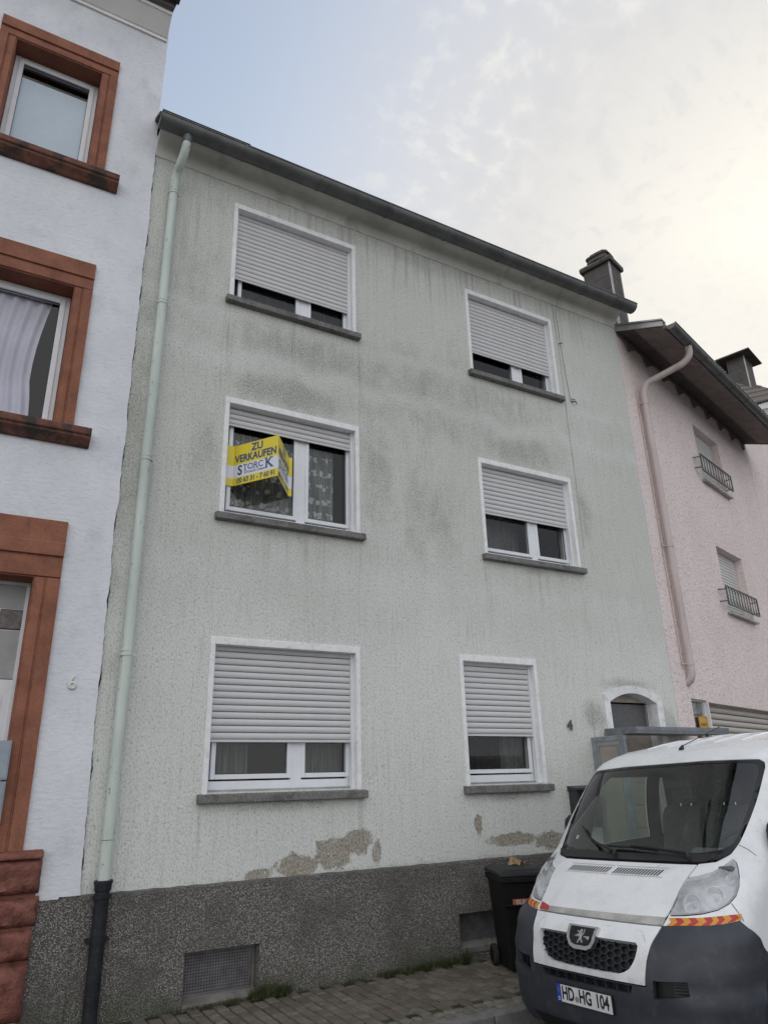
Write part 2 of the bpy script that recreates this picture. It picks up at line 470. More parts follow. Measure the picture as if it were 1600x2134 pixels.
def mat_glass(name='window_glass', tint=(0.90, 0.92, 0.92), ior=1.52, refl=1.0):
    t = material(name); t.N.remove(t.bsdf)
    tr = t.N.new('ShaderNodeBsdfTransparent'); gl = t.N.new('ShaderNodeBsdfGlossy'); mx = t.N.new('ShaderNodeMixShader')
    fr = t.N.new('ShaderNodeFresnel'); gn = t.N.new('ShaderNodeNewGeometry')
    t.put(fr.inputs[0], t.ramp(gn.outputs['Backfacing'], 0.0, 1.0, ior, 1.0 / ior, False))
    tr.inputs[0].default_value = (*tint, 1); gl.inputs['Roughness'].default_value = 0.01; gl.inputs['Color'].default_value = (1, 1, 1, 1)
    co = t.coord('Object')
    bp = t.N.new('ShaderNodeBump'); bp.inputs['Strength'].default_value = 0.03; bp.inputs['Distance'].default_value = 0.02
    t.put(bp.inputs['Height'], t.noise(co, 2.2, 2)); t.L.new(bp.outputs[0], gl.inputs['Normal'])
    t.put(mx.inputs[0], t.m('MULTIPLY', fr.outputs[0], refl, clamp=True))
    t.L.new(tr.outputs[0], mx.inputs[1]); t.L.new(gl.outputs[0], mx.inputs[2]); t.L.new(mx.outputs[0], t.out.inputs[0])
    return t.mat


def mat_net(name, col, dens=0.75, floral=False):
    t = material(name); co = t.coord('Object'); b = t.bsdf
    x, y, z = t.sep(co)
    tr = t.N.new('ShaderNodeBsdfTransparent'); mx = t.N.new('ShaderNodeMixShader')
    fac = t.m('MULTIPLY', t.ramp(t.noise(t.scale(co, (1, 1, 0.08)), 30, 3), 0.3, 0.7, 0.35, 1.0), dens)
    if floral:
        fl = t.ramp(t.vor(co, 14.0).outputs['Distance'], 0.38, 0.62, 1.0, 0.0)
        row = t.ramp(t.m('SINE', t.m('MULTIPLY', z, 34.0)), -0.1, 0.4)
        fac = t.m('MAXIMUM', fac, t.m('MULTIPLY', t.m('MULTIPLY', fl, row), 0.95))
    b.inputs['Base Color'].default_value = (*col, 1); b.inputs['Roughness'].default_value = 0.9
    t.put(mx.inputs[0], fac); t.L.new(tr.outputs[0], mx.inputs[1]); t.L.new(b.outputs[0], mx.inputs[2]); t.L.new(mx.outputs[0], t.out.inputs[0])
    return t.mat


def mat_pipe(name, col, chip):
    t = material(name); co = t.coord('Object')
    n = t.noise(t.scale(co, (1, 1, 0.45)), 22.0, 6, 0.7); d = t.noise(t.scale(co, (1, 1, 0.25)), 4.0, 5, 0.6)
    c = t.mix(t.ramp(d, 0.35, 0.7), col, tuple(x * 0.80 for x in col))
    c = t.mix(t.m('MULTIPLY', t.ramp(n, 0.615, 0.66), 0.85), c, chip)
    c = t.mix(t.ramp(t.noise(t.scale(co, (1, 1, 0.1)), 16, 4), 0.55, 0.75, 0.0, 0.3), c, (0.25, 0.25, 0.22))
    return fin(t, c, 0.5, n, 0.12, 0.004)


def mat_van_paint():
    t = material('white_van_paint'); co = t.coord('Object')
    g = t.N.new('ShaderNodeNewGeometry')
    n = t.noise(co, 5.0, 6, 0.7); s = t.noise(co, 42.0, 4, 0.6)
    c = t.mix(t.ramp(n, 0.40, 0.72, 0.0, 0.45), (0.78, 0.795, 0.82), (0.55, 0.55, 0.54))
    sm = t.noise(t.v('ADD', t.scale(co, (1.0, 1.0, 0.5)), (2.0, 5.0, 1.0)), 9.0, 7, 0.75, 0.5)
    c = t.mix(t.ramp(sm, 0.62, 0.74, 0.0, 0.55), c, (0.36, 0.355, 0.345))
    c = t.mix(t.ramp(s, 0.66, 0.72, 0.0, 0.35), c, (0.30, 0.29, 0.28))
    x, y, z = t.sep(co)
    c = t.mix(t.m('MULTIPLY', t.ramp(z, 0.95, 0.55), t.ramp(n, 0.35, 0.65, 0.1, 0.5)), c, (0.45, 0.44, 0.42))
    c = t.mix(g.outputs['Backfacing'], c, (0.05, 0.05, 0.052))
    m = fin(t, c, t.ramp(n, 0.3, 0.7, 0.22, 0.42), spec=0.5)
    t.bsdf.inputs['Coat Weight'].default_value = 0.35; t.bsdf.inputs['Coat Roughness'].default_value = 0.12
    return m


def mat_slat(name, col):
    t = material(name); co = t.coord('Object')
    oi = t.N.new('ShaderNodeObjectInfo')
    n = t.noise(t.scale(co, (0.5, 1, 2)), 9.0, 5, 0.65)
    c = t.mix(t.ramp(n, 0.35, 0.75, 0.0, 0.25), col, tuple(x * 0.72 for x in col))
    c = t.mix(t.m('MULTIPLY', oi.outputs['Random'], 0.12), c, tuple(x * 0.75 for x in col))
    return fin(t, c, 0.5)


M = {}
M['grey'] = mat_grey_plaster(); M['white'] = mat_white_plaster(); M['pink'] = mat_pink_plaster()
M['roughcast'] = mat_roughcast(); M['sand'] = mat_sandstone(); M['sandrough'] = mat_sandstone(True); M['mossy'] = mat_mossy_sill()
M['sill'] = mat_sill(); M['asphalt'] = mat_asphalt(); M['soil'] = mat_soil()
M['paver'] = mat_paver('concrete_paver', (0.115, 0.098, 0.077), (0.205, 0.18, 0.148)); M['cobble'] = mat_paver('granite_sett', (0.15, 0.14, 0.115), (0.24, 0.225, 0.19), 0.7)
M['kerb'] = mat_paver('granite_kerb', (0.19, 0.185, 0.178), (0.23, 0.225, 0.215), 0.35)
M['glass'] = mat_glass(refl=0.9); M['wsglass'] = mat_glass('windscreen_glass', (0.76, 0.84, 0.80), 1.50, 1.6)
M['pvc'] = simple('white_pvc', (0.74, 0.755, 0.79), 0.35, var=0.04, dirt=None)
M['surround'] = simple('painted_surround', (0.80, 0.805, 0.81), 0.85, var=0.05, scale=9, dirt=(0.56, 0.56, 0.545), bump=0.5, bscale=90)
M['arch'] = simple('weathered_arch', (0.74, 0.745, 0.75), 0.85, var=0.12, scale=5, dirt=(0.40, 0.40, 0.385), bump=0.5, bscale=90)
M['slat'] = mat_slat('shutter_grey', (0.625, 0.618, 0.622)); M['slat_light'] = mat_slat('shutter_pale', (0.66, 0.655, 0.63)); M['slat_garage'] = mat_slat('garage_slat', (0.52, 0.485, 0.44))
M['groove'] = simple('shutter_groove', (0.10, 0.10, 0.10), 0.8)
M['zinc'] = simple('zinc_gutter', (0.115, 0.118, 0.115), 0.5, 0.3, 0.22, 4, dirt=(0.09, 0.09, 0.085))
M['zinc_pale'] = simple('zinc_pale', (0.34, 0.34, 0.33), 0.45, 0.45, 0.2, 4)
M['cove'] = simple('cove_plaster', (0.66, 0.645, 0.59), 0.9, var=0.12, scale=1.6, dirt=(0.42, 0.405, 0.36))
M['cornice'] = simple('white_cornice', (0.82, 0.815, 0.79), 0.85, var=0.05, scale=3)
M['pipe'] = mat_pipe('pale_green_pipe', (0.56, 0.625, 0.575), (0.16, 0.17, 0.17)); M['pipe_pink'] = mat_pipe('pink_pipe', (0.56, 0.475, 0.46), (0.44, 0.36, 0.34))
M['iron'] = simple('black_iron', (0.018, 0.020, 0.025), 0.55, 0.0, 0.3, 10, spec=0.25, dirt=(0.05, 0.045, 0.04))
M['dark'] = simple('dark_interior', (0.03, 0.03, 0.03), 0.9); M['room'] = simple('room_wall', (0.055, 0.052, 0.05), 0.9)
M['roof'] = simple('roof_tile_dark', (0.07, 0.06, 0.055), 0.8, var=0.3)
M['tile'] = simple('weathered_tile', (0.16, 0.135, 0.12), 0.75, var=0.4, scale=12)
M['soffit'] = simple('brown_soffit', (0.17, 0.14, 0.125), 0.75, var=0.2, scale=5)
M['chimney'] = simple('fibre_cement', (0.072, 0.062, 0.060), 0.7, var=0.2, scale=6)
M['chimney_cap'] = simple('chimney_concrete', (0.095, 0.085, 0.075), 0.9, var=0.3, scale=8, dirt=(0.05, 0.045, 0.04), bump=0.6, bscale=30)
M['conc'] = simple('concrete', (0.17, 0.16, 0.145), 0.9, var=0.25, scale=5, dirt=(0.08, 0.08, 0.06), bump=0.3)
M['capping'] = simple('plinth_capping', (0.115, 0.115, 0.108), 0.9, var=0.25, scale=9)
M['grille'] = simple('galvanised_grille', (0.15, 0.142, 0.148), 0.6, 0.3, 0.25, 10)
M['lead'] = simple('grey_sheet_metal', (0.20, 0.215, 0.235), 0.55, 0.2, 0.2, 6, dirt=(0.12, 0.12, 0.12))
M['bluegrey'] = simple('bluegrey_paint', (0.22, 0.25, 0.28), 0.6, 0.0, 0.2, 8, dirt=(0.16, 0.165, 0.165))
M['frost'] = simple('frosted_pane', (0.30, 0.275, 0.24), 0.35, var=0.15, scale=3)
M['door'] = simple('beige_door', (0.32, 0.285, 0.245), 0.6, var=0.12)
M['fan'] = simple('fanlight_frame', (0.20, 0.185, 0.175), 0.6); M['fanglass'] = simple('ornament_glass', (0.10, 0.097, 0.10), 0.3, var=0.25, scale=60, bump=0.7, bscale=60)
M['mail'] = simple('anthracite_metal', (0.045, 0.05, 0.058), 0.45, 0.2); M['mail_in'] = simple('black_metal', (0.012, 0.013, 0.016), 0.4)
M['steel'] = simple('brushed_steel', (0.26, 0.30, 0.34), 0.4, 0.6, 0.1)
M['grey_panel'] = simple('grey_panel', (0.34, 0.345, 0.35), 0.5, var=0.08)
M['brownglass'] = simple('brown_pressed_glass', (0.075, 0.055, 0.05), 0.2, var=0.7, scale=22, bump=0.8, bscale=28)
M['glassblock'] = simple('glass_block', (0.17, 0.17, 0.165), 0.12, var=0.45, scale=14, bump=0.7, bscale=20)
M['yellow'] = simple('sign_yellow', (0.74, 0.60, 0.035), 0.4, var=0.03); M['signwhite'] = simple('sign_white', (0.70, 0.72, 0.78), 0.4, var=0.03)
M['blue'] = simple('sign_blue', (0.018, 0.055, 0.19), 0.4, var=0.03); M['amber'] = simple('amber_sign', (0.62, 0.32, 0.03), 0.5, var=0.06); M['ink'] = simple('black_ink', (0.02, 0.02, 0.022), 0.5)
M['rust'] = simple('rusty_iron', (0.12, 0.10, 0.085), 0.8, 0.2, 0.4, 20); M['numwhite'] = simple('ceramic_white', (0.66, 0.66, 0.65), 0.35, var=0.04)
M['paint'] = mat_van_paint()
M['bumper'] = simple('charcoal_plastic', (0.032, 0.036, 0.047), 0.50, var=0.18, scale=5, dirt=(0.060, 0.061, 0.064), bump=0.15, bscale=300)
M['black'] = simple('black_plastic', (0.012, 0.012, 0.013), 0.5, var=0.2); M['gloss'] = simple('black_gloss', (0.010, 0.010, 0.012), 0.15, var=0.1)
M['rubber'] = simple('tyre_rubber', (0.018, 0.018, 0.018), 0.85, var=0.2); M['rim'] = simple('steel_rim', (0.22, 0.22, 0.23), 0.45, 0.5)
M['chrome'] = simple('chrome', (0.62, 0.62, 0.64), 0.18, 0.9, 0.05); M['reflector'] = simple('lamp_reflector', (0.66, 0.67, 0.70), 0.30, 0.45, 0.2, 14)
M['cloth'] = simple('seat_cloth', (0.085, 0.087, 0.088), 0.95, var=0.2, scale=30); M['dash'] = simple('dashboard_plastic', (0.11, 0.118, 0.118), 0.7)
M['red'] = simple('reflective_red', (0.42, 0.035, 0.03), 0.4, var=0.08, scale=25); M['orange'] = simple('reflective_amber', (0.62, 0.27, 0.03), 0.4, var=0.08, scale=25)
M['tape'] = simple('faded_tape', (0.40, 0.395, 0.37), 0.5, var=0.22, scale=8); M['platewhite'] = simple('plate_white', (0.62, 0.63, 0.64), 0.4, var=0.06, scale=20, dirt=(0.48, 0.47, 0.44))
M['euroblue'] = simple('plate_blue', (0.02, 0.06, 0.34), 0.4); M['binblack'] = simple('bin_plastic', (0.010, 0.010, 0.011), 0.55, spec=0.2, var=0.25, scale=7, bump=0.15, bscale=200)
M['binlid'] = simple('bin_lid_plastic', (0.018, 0.019, 0.021), 0.5, spec=0.25, var=0.2, scale=9); M['sulo'] = simple('orange_sticker', (0.50, 0.14, 0.07), 0.5, var=0.1); M['stickerw'] = simple('sticker_white', (0.55, 0.5, 0.5), 0.5)
M['leaf'] = simple('dry_leaf', (0.30, 0.19, 0.10), 0.8, var=0.4, scale=25); M['leafdark'] = simple('fallen_leaf', (0.11, 0.07, 0.035), 0.85, var=0.4, scale=30)
M['blind'] = simple('white_blind', (0.62, 0.70, 0.80), 0.8, var=0.06, scale=2); M['curtain'] = simple('white_curtain', (0.62, 0.60, 0.70), 0.9, var=0.10, scale=2)
M['net'] = mat_net('net_curtain', (0.44, 0.455, 0.45), 0.50, True); M['net2'] = mat_net('sheer_curtain', (0.26, 0.26, 0.25), 0.55)
M['leafsand'] = simple('sand_line', (0.44, 0.33, 0.27), 0.9)
M['wire'] = simple('cable_dark', (0.13, 0.12, 0.10), 0.7); M['wire_pale'] = simple('cable_pale', (0.50, 0.50, 0.46), 0.7)
def mat_lens():
    """clear plastic gone milky with age"""
    t = material('clouded_lens'); co = t.coord('Object'); b = t.bsdf
    b.inputs['Base Color'].default_value = (0.72, 0.73, 0.75, 1); b.inputs['Roughness'].default_value = 0.12
    tr = t.N.new('ShaderNodeBsdfTransparent'); mx = t.N.new('ShaderNodeMixShader'); tr.inputs[0].default_value = (0.93, 0.94, 0.95, 1)
    t.put(mx.inputs[0], t.ramp(t.noise(co, 5.0, 5, 0.6), 0.30, 0.70, 0.32, 0.58))
    t.L.new(tr.outputs[0], mx.inputs[1]); t.L.new(b.outputs[0], mx.inputs[2]); t.L.new(mx.outputs[0], t.out.inputs[0])
    return t.mat


M['lens'] = mat_lens()


def mat_weed():
    t = material('weed_green'); oi = t.coord('Object')
    c = t.mix(t.ramp(t.noise(oi, 9, 3), 0.3, 0.7), (0.030, 0.045, 0.014), (0.085, 0.10, 0.035))
    return fin(t, c, 0.8)


M['weed'] = mat_weed()

# ------------------------------------------------------------------ ground
g = MB(); g.add([(-200, -200, -0.124), (200, -200, -0.124), (200, 200, -0.124), (-200, 200, -0.124)], [(0, 1, 2, 3)])
road = g.build('road', M['asphalt'], kind='structure'); road['label'] = 'dark asphalt street below the granite kerb'

pav = bpy.data.objects.new('pavement', None); COL.objects.link(pav); pav['kind'] = 'structure'; pav['label'] = 'narrow paved footway between the house wall and the kerb'
MB().box(-8, 26, -1.53, 0.0, -0.2, -0.016).build('paving_bed', M['soil'], pav, kind='stuff')


def block(sx, sy, h, bev=0.006, jit=0.0):
    m = MB(); b = bev
    j = lambda: random.uniform(-jit, jit)
    top = [(-sx + b + j(), -sy + b + j(), h), (sx - b + j(), -sy + b + j(), h), (sx - b + j(), sy - b + j(), h), (-sx + b + j(), sy - b + j(), h)]
    rim = [(-sx, -sy, h - b), (sx, -sy, h - b), (sx, sy, h - b), (-sx, sy, h - b)]
    bot = [(-sx, -sy, -0.06), (sx, -sy, -0.06), (sx, sy, -0.06), (-sx, sy, -0.06)]
    m.add(top + rim + bot, [(0, 1, 2, 3)] + [(4 + i, 4 + (i + 1) % 4, (i + 1) % 4, i) for i in range(4)] + [(8 + i, 8 + (i + 1) % 4, 4 + (i + 1) % 4, 4 + i) for i in range(4)])
    return m


def mesh_with(mb, name, mat):
    me = mb.mesh(name)
    bm = bmesh.new(); bm.from_mesh(me); bmesh.ops.recalc_face_normals(bm, faces=bm.faces); bm.to_mesh(me); bm.free()
    me.materials.append(mat); return me


PX, PY = 0.114, 0.215
pmesh = [mesh_with(block(PX / 2 - 0.0065, PY / 2 - 0.0065, 0.0, 0.009, 0.003), 'paver', M['paver']) for _ in range(6)]
rest = MB(); near = []
i = 0; x = -1.0
while x < 18.0:
    yy = -0.03 - (PY / 2 if i % 2 else PY)
    while yy > -1.33 + PY * 0.3:
        near.append((x, yy)); yy -= PY
    i += 1; x += PX
near.sort(key=lambda p: (0 if 1.75 <= p[0] <= 5.6 else 1, abs(p[0] - 3.6)))
for k, (x, yy) in enumerate(near):
    if k < 240:
        o = link('paver', random.choice(pmesh), pav)
        o.location = (x + random.uniform(-.002, .002), yy + random.uniform(-.002, .002), random.uniform(-0.004, 0.003))
        o.rotation_euler = (random.uniform(-.012, .012), random.uniform(-.012, .012), random.uniform(-.012, .012) + (math.pi if random.random() < .5 else 0))
    else:
        b = block(PX / 2 - 0.004, PY / 2 - 0.004, 0.0); rest.add([(v[0] + x, v[1] + yy, v[2]) for v in b.v], b.f)
rest.build('far_pavers', M['paver'], pav, kind='stuff')
cm = [mesh_with(block(0.047, 0.05, 0.004, 0.013, 0.007), 'sett', M['cobble']) for _ in range(6)]
rest = MB(); k = 0
for row, y0 in enumerate((-1.375, -1.475)):
    x = 2.3 + row * 0.04
    while x < 18:
        if x < 6.0:
            o = link('sett', random.choice(cm), pav); s = random.uniform(0.9, 1.05)
            o.location = (x, y0 + random.uniform(-.006, .006), random.uniform(-.006, .004)); o.scale = (s, random.uniform(.9, 1.03), 1)
            o.rotation_euler = (random.uniform(-.03, .03), random.uniform(-.03, .03), random.uniform(-.08, .08) + random.choice((0, math.pi)))
        else:
            b = block(0.046, 0.048, 0.004, 0.012); rest.add([(v[0] + x, v[1] + y0, v[2]) for v in b.v], b.f)
        x += 0.104
rest.build('far_setts', M['cobble'], pav, kind='stuff')
kb = bpy.data.objects.new('kerb', None); COL.objects.link(kb); kb['kind'] = 'structure'; kb['label'] = 'grey granite kerb along the edge of the footway'
km = MB(); km.box(-0.495, 0.495, -0.072, 0.072, -0.25, 0.006); kme = mesh_with(km, 'kerb_stone', M['kerb'])
for k in range(-3, 20):
    o = link('kerb_stone', kme, kb, bevel=0.012); o.location = (0.6 + k, -1.605 + random.uniform(-.004, .004), random.uniform(-.004, .004)); o.rotation_euler = (0, 0, random.choice((0, math.pi)))

# ------------------------------------------------------------------ walls with openings


def wall_sheet(mb, x0, x1, z0, z1, holes, y, depth):
    """a front sheet at y with rectangular holes and reveals of the given depth"""
    xs = sorted({x0, x1, *[h[0] for h in holes], *[h[1] for h in holes]}); zs = sorted({z0, z1, *[h[2] for h in holes], *[h[3] for h in holes]})
    xs = [a for a in xs if x0 <= a <= x1]; zs = [a for a in zs if z0 <= a <= z1]
    for i in range(len(xs) - 1):
        for j in range(len(zs) - 1):
            cx, cz = (xs[i] + xs[i + 1]) / 2, (zs[j] + zs[j + 1]) / 2
            if any(h[0] < cx < h[1] and h[2] < cz < h[3] for h in holes):
                continue
            mb.quad((xs[i], y, zs[j]), (xs[i + 1], y, zs[j]), (xs[i + 1], y, zs[j + 1]), (xs[i], y, zs[j + 1]))
    for (a, b, c, d) in holes:
        c = max(c, z0)
        mb.quad((a, y, c), (a, y + depth, c), (a, y + depth, d), (a, y, d)); mb.quad((b, y, c), (b, y, d), (b, y + depth, d), (b, y + depth, c))
        mb.quad((a, y, d), (a, y + depth, d), (b, y + depth, d), (b, y, d)); mb.quad((a, y, c), (b, y, c), (b, y + depth, c), (a, y + depth, c))


def shell_box(mb, x0, x1, y1, z0, z1):
    """the sides and the back of a house body (front left to the wall sheet)"""
    mb.quad((x0, 0.02, z0), (x0, y1, z0), (x0, y1, z1), (x0, 0.02, z1)); mb.quad((x1, 0.02, z0), (x1, 0.02, z1), (x1, y1, z1), (x1, y1, z0))
    mb.quad((x0, y1, z0), (x1, y1, z0), (x1, y1, z1), (x0, y1, z1))


def slat_mesh(width, h, name, mat, bulge=0.009):
    m = MB(); prof = [(0.004, 0.0), (-bulge * 0.55, h * 0.10), (-bulge, h * 0.38), (-bulge * 0.95, h * 0.62), (-bulge * 0.45, h * 0.84), (0.004, h * 0.90), (0.012, h * 0.90), (0.012, 0.0)]
    m.extrude(prof, 'x', -width / 2, width / 2)
    me = mesh_with(m, name, mat)
    me.polygons.foreach_set('use_smooth', [True] * len(me.polygons)); me.set_sharp_from_angle(angle=R(50))
    return me


def shutter(parent, x0, x1, ztop, zbot, y, mat, pitch=0.0675, name='shutter_slat'):
    n = max(1, int((ztop - zbot - 0.03) / pitch + 0.999)); me = slat_mesh(x1 - x0, pitch, name, mat)
    for k in range(n):
        o = link(name, me, parent); o.location = ((x0 + x1) / 2, y + random.uniform(-.001, .001), zbot + 0.03 + k * pitch)
    MB().box(x0, x1, y - 0.006, y + 0.012, zbot, zbot + 0.026).build('shutter_end_bar', mat, parent, bevel=0.003)
    MB().box(x0, x1, y + 0.011, y + 0.016, zbot + 0.028, ztop).build('shutter_backing', M['groove'], parent)


def curtain_mesh(x0, x1, z0, z1, y, amp=0.025, waves=9, hem=None):
    m = MB(); n = waves * 8; vs = []; fs = []
    for j in range(5):
        for i in range(n + 1):
            u = i / n; zt = z0 if hem is None else hem(u)
            z = z1 + (zt - z1) * j / 4
            vs.append((x0 + (x1 - x0) * u, y + amp * math.sin(u * waves * 2 * math.pi + 0.6 * math.sin(u * 7)) * (0.6 + 0.1 * j), z))
    for j in range(4):
        for i in range(n):
            a = j * (n + 1) + i; fs.append((a, a + 1, a + n + 2, a + n + 1))
    return m.add(vs, fs)


# ------------------------------------------------------------------ grey house
GH = thing('grey_house', 'weathered grey three storey terraced house with roller shutters and rendered front', 'house')
WINS = {  # outer edge of the white surround x0,x1,z0,z1, shutter bottom, glass spans, bottom of glass
    'TL': (2.025, 3.778, 7.435, 8.905, 7.80, [(2.22, 2.963), (3.178, 3.66)], 7.55),
    'ML': (2.060, 3.800, 4.608, 6.045, 5.73, [(2.22, 2.985), (3.179, 3.688)], 4.748),
    'GL': (2.058, 3.778, 1.740, 3.237, 2.206, [(2.22, 2.982), (3.183, 3.682)], 1.905),
    'TR': (5.660, 7.388, 7.415, 8.862, 7.81, [(5.82, 6.575), (6.775, 7.27)], 7.53),
    'MR': (5.664, 7.380, 4.606, 6.008, 5.22, [(5.82, 6.575), (6.760, 7.274)], 4.748),
    'GR': (5.144, 6.360, 1.740, 3.236, 2.283, [(5.30, 6.226)], 1.906)}
SW = 0.052
holes = [(w[0] + SW * 0.6, w[1] - SW * 0.6, w[2], w[3] - SW * 0.6) for w in WINS.values()] + [(7.53, 8.60, -0.2, 2.86)]
m = MB(); wall_sheet(m, 0.93, 8.93, 0.945, 9.5, holes, 0.0, 0.34); shell_box(m, 0.93, 8.93, 8.0, -0.2, 9.5)
m.build('wall', M['grey'], GH)
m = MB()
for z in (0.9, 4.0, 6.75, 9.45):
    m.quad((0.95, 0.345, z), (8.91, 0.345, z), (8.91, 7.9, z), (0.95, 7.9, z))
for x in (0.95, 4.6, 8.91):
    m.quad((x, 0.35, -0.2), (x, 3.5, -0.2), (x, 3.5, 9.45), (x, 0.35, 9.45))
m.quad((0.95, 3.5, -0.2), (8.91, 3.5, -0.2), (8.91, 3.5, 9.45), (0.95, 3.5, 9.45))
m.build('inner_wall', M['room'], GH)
ph = [(1.99, 2.69, 0.0, 0.425), (4.93, 5.62, 0.10, 0.445), (7.53, 8.60, -0.2, 0.95)]
m = MB(); wall_sheet(m, 1.035, 8.93, -0.15, 0.945, ph, -0.02, 0.36)
m.quad((1.035, -0.02, 0.945), (8.93, -0.02, 0.945), (8.93, 0.03, 0.952), (1.035, 0.03, 0.952))
m.build('plinth', M['roughcast'], GH)
# dark mortar line capping the plinth
m = MB(); n = 90; vs = []
for i in range(n + 1):
    x = 1.04 + (7.53 - 1.04) * i / n; vs += [(x, -0.024, 0.925 + random.uniform(-.003, .003)), (x, -0.004, 0.958 + random.uniform(-.003, .005))]
m.add(vs, [(2 * i, 2 * i + 2, 2 * i + 3, 2 * i + 1) for i in range(n)]).build('plinth_capping', M['capping'], GH)


def grey_window(key):
    x0, x1, z0, z1, sb, spans, gb = WINS[key]
    a, b, top = x0 + SW, x1 - SW, z1 - SW
    f = MB(); Y0, Y1 = 0.135, 0.205
    f.ring(a, b, z0 - 0.02, top, 0.055, Y0 + 0.012, Y1, wb=max(0.03, gb - z0 - 0.045))
    for i in range(len(spans) - 1):
        f.box(spans[i][1] + 0.04, spans[i + 1][0] - 0.04, Y0 + 0.008, Y1 - 0.002, z0, top - 0.02)
    for (s0, s1) in spans:
        f.ring(s0 - 0.046, s1 + 0.046, gb - 0.048, top - 0.04, 0.046, Y0, Y1 - 0.01)
    win = f.build('window', M['pvc'], GH, bevel=0.004)
    for (s0, s1) in spans:
        MB().quad((s0, 0.170, gb), (s1, 0.170, gb), (s1, 0.170, top - 0.086), (s0, 0.170, top - 0.086)).build('glass_pane', M['glass'], win)
        MB().ring(s0 - 0.002, s1 + 0.002, gb - 0.002, top - 0.08, 0.007, 0.160, 0.169).build('glazing_seal', M['black'], win)
    s = MB(); s.ring(x0, x1, z0 - 0.02, z1, SW, -0.016, 0.133, wb=0, wt=0.075)
    s.build('surround', M['surround'], win, bevel=0.005)
    e = 0.042
    s = MB(); zt = z0 - 0.018
    s.extrude([(0.14, zt + 0.018), (-0.085, zt - 0.004), (-0.085, zt - 0.078), (-0.05, zt - 0.082), (0.01, zt - 0.082), (0.14, zt - 0.06)], 'x', x0 - e, x1 + e)
    s.build('sill', M['sill'], win, bevel=0.006)
    for ga in (a, b - 0.028):
        MB().box(ga, ga + 0.028, 0.070, 0.130, z0, top).build('shutter_guide', M['pvc'], win)
    shutter(win, a + 0.014, b - 0.014, top - 0.025, sb, 0.095, M['slat'])
    if key in ('GL', 'GR'):
        MB().box(a, b, 0.105, 0.148, z0 - 0.008, z0 + 0.022).build('drip_rail', M['zinc_pale'], win, bevel=0.004)
    if key == 'ML':
        curtain_mesh(2.15, 3.06, 4.6, 5.72, 0.25, 0.02, 11).build('net_curtain', M['net'], win, smooth=True)
        curtain_mesh(3.10, 3.56, 4.6, 5.72, 0.25, 0.02, 6).build('net_curtain', M['net'], win, smooth=True)
    if key == 'GL':
        curtain_mesh(2.15, 2.62, 1.7, 3.0, 0.33, 0.018, 8).build('side_curtain', M['net2'], win, smooth=True)
        curtain_mesh(3.15, 3.7, 1.7, 3.0, 0.36, 0.018, 7).build('side_curtain', M['net2'], win, smooth=True)
    if key == 'TL':
        curtain_mesh(2.12, 3.7, 7.3, 8.6, 0.36, 0.02, 14).build('net_curtain', M['net2'], win, smooth=True)
    if key == 'MR':
        curtain_mesh(5.98, 6.62, 4.6, 5.7, 0.42, 0.012, 4).build('side_curtain', M['net2'], win, smooth=True)
    if key == 'GR':
        curtain_mesh(5.95, 6.32, 1.7, 3.0, 0.36, 0.02, 6).build('side_curtain', M['net2'], win, smooth=True)
    return win


for k in WINS:
    grey_window(k)

# eaves
m = MB(); prof = [(-0.004, 9.185), (-0.014, 9.19), (-0.035, 9.24), (-0.065, 9.30), (-0.11, 9.36), (-0.17, 9.41), (-0.27, 9.435), (-0.27, 9.45), (0.05, 9.45), (0.05, 9.185)]
m.extrude(prof, 'x', 0.985, 8.93); m.build('eaves_cove', M['cove'], GH, smooth=True, auto=35)
MB().box(0.96, 8.95, -0.30, -0.262, 9.425, 9.47).build('eaves_board', M['soffit'], GH)
m = MB(); m.extrude([(-0.40, 9.50), (4.0, 12.7), (8.2, 9.6), (8.2, 9.5), (4.0, 12.6), (-0.38, 9.46)], 'x', 0.93, 8.97); m.build('roof', M['roof'], GH)


def gutter(name, mat, parent, x0, x1, y, z, r, rings, seg=14):
    m = MB(); pts = [(math.cos(math.pi + math.pi * k / seg), math.sin(math.pi + math.pi * k / seg)) for k in range(seg + 1)]
    outer = [(y + r * c, z + r * s) for c, s in pts]; inner = [(y + (r - .006) * c, z + (r - .006) * s) for c, s in pts[::-1]]
    m.extrude(outer + inner, 'x', x0, x1)
    m.tube([(x0, y - r, z + .004), (x1, y - r, z + .004)], 0.011, 8)
    for xe in (x0, x1):
        m.extrude([(y + r * c, z + r * s) for c, s in pts], 'x', xe - 0.003, xe + 0.003)
    gt = m.build(name, mat, parent, smooth=True, auto=40)
    for xr in rings:
        b = MB(); o2 = [(y + (r + .007) * c, z + (r + .007) * s) for c, s in pts]; i2 = [(y + (r + .0005) * c, z + (r + .0005) * s) for c, s in pts[::-1]]
        b.extrude(o2 + i2, 'x', xr - 0.014, xr + 0.014); b.build('gutter_bracket', mat, gt, smooth=True, auto=40)
    return gt


gutter('gutter', M['zinc'], GH, 0.94, 9.0, -0.375, 9.41, 0.115, [2.0, 3.05, 4.1, 5.1, 6.1, 7.0, 7.85, 8.55])
m = MB()
m.tube([(0.97, -0.30, 9.60), (2.1, -0.30, 9.60)], 0.007, 6); m.tube([(0.97, -0.30, 9.655), (2.1, -0.30, 9.655)], 0.007, 6)
for k in range(12):
    m.tube([(0.98 + k * 0.1, -0.30, 9.54), (0.98 + k * 0.1, -0.30, 9.655)], 0.005, 5)
m.build('snow_guard', M['iron'], GH)
# downpipe
def bez(a, b, c, n=8):
    return [tuple((1 - t) ** 2 * a[i] + 2 * t * (1 - t) * b[i] + t * t * c[i] for i in range(3)) for t in [k / n for k in range(n + 1)]]


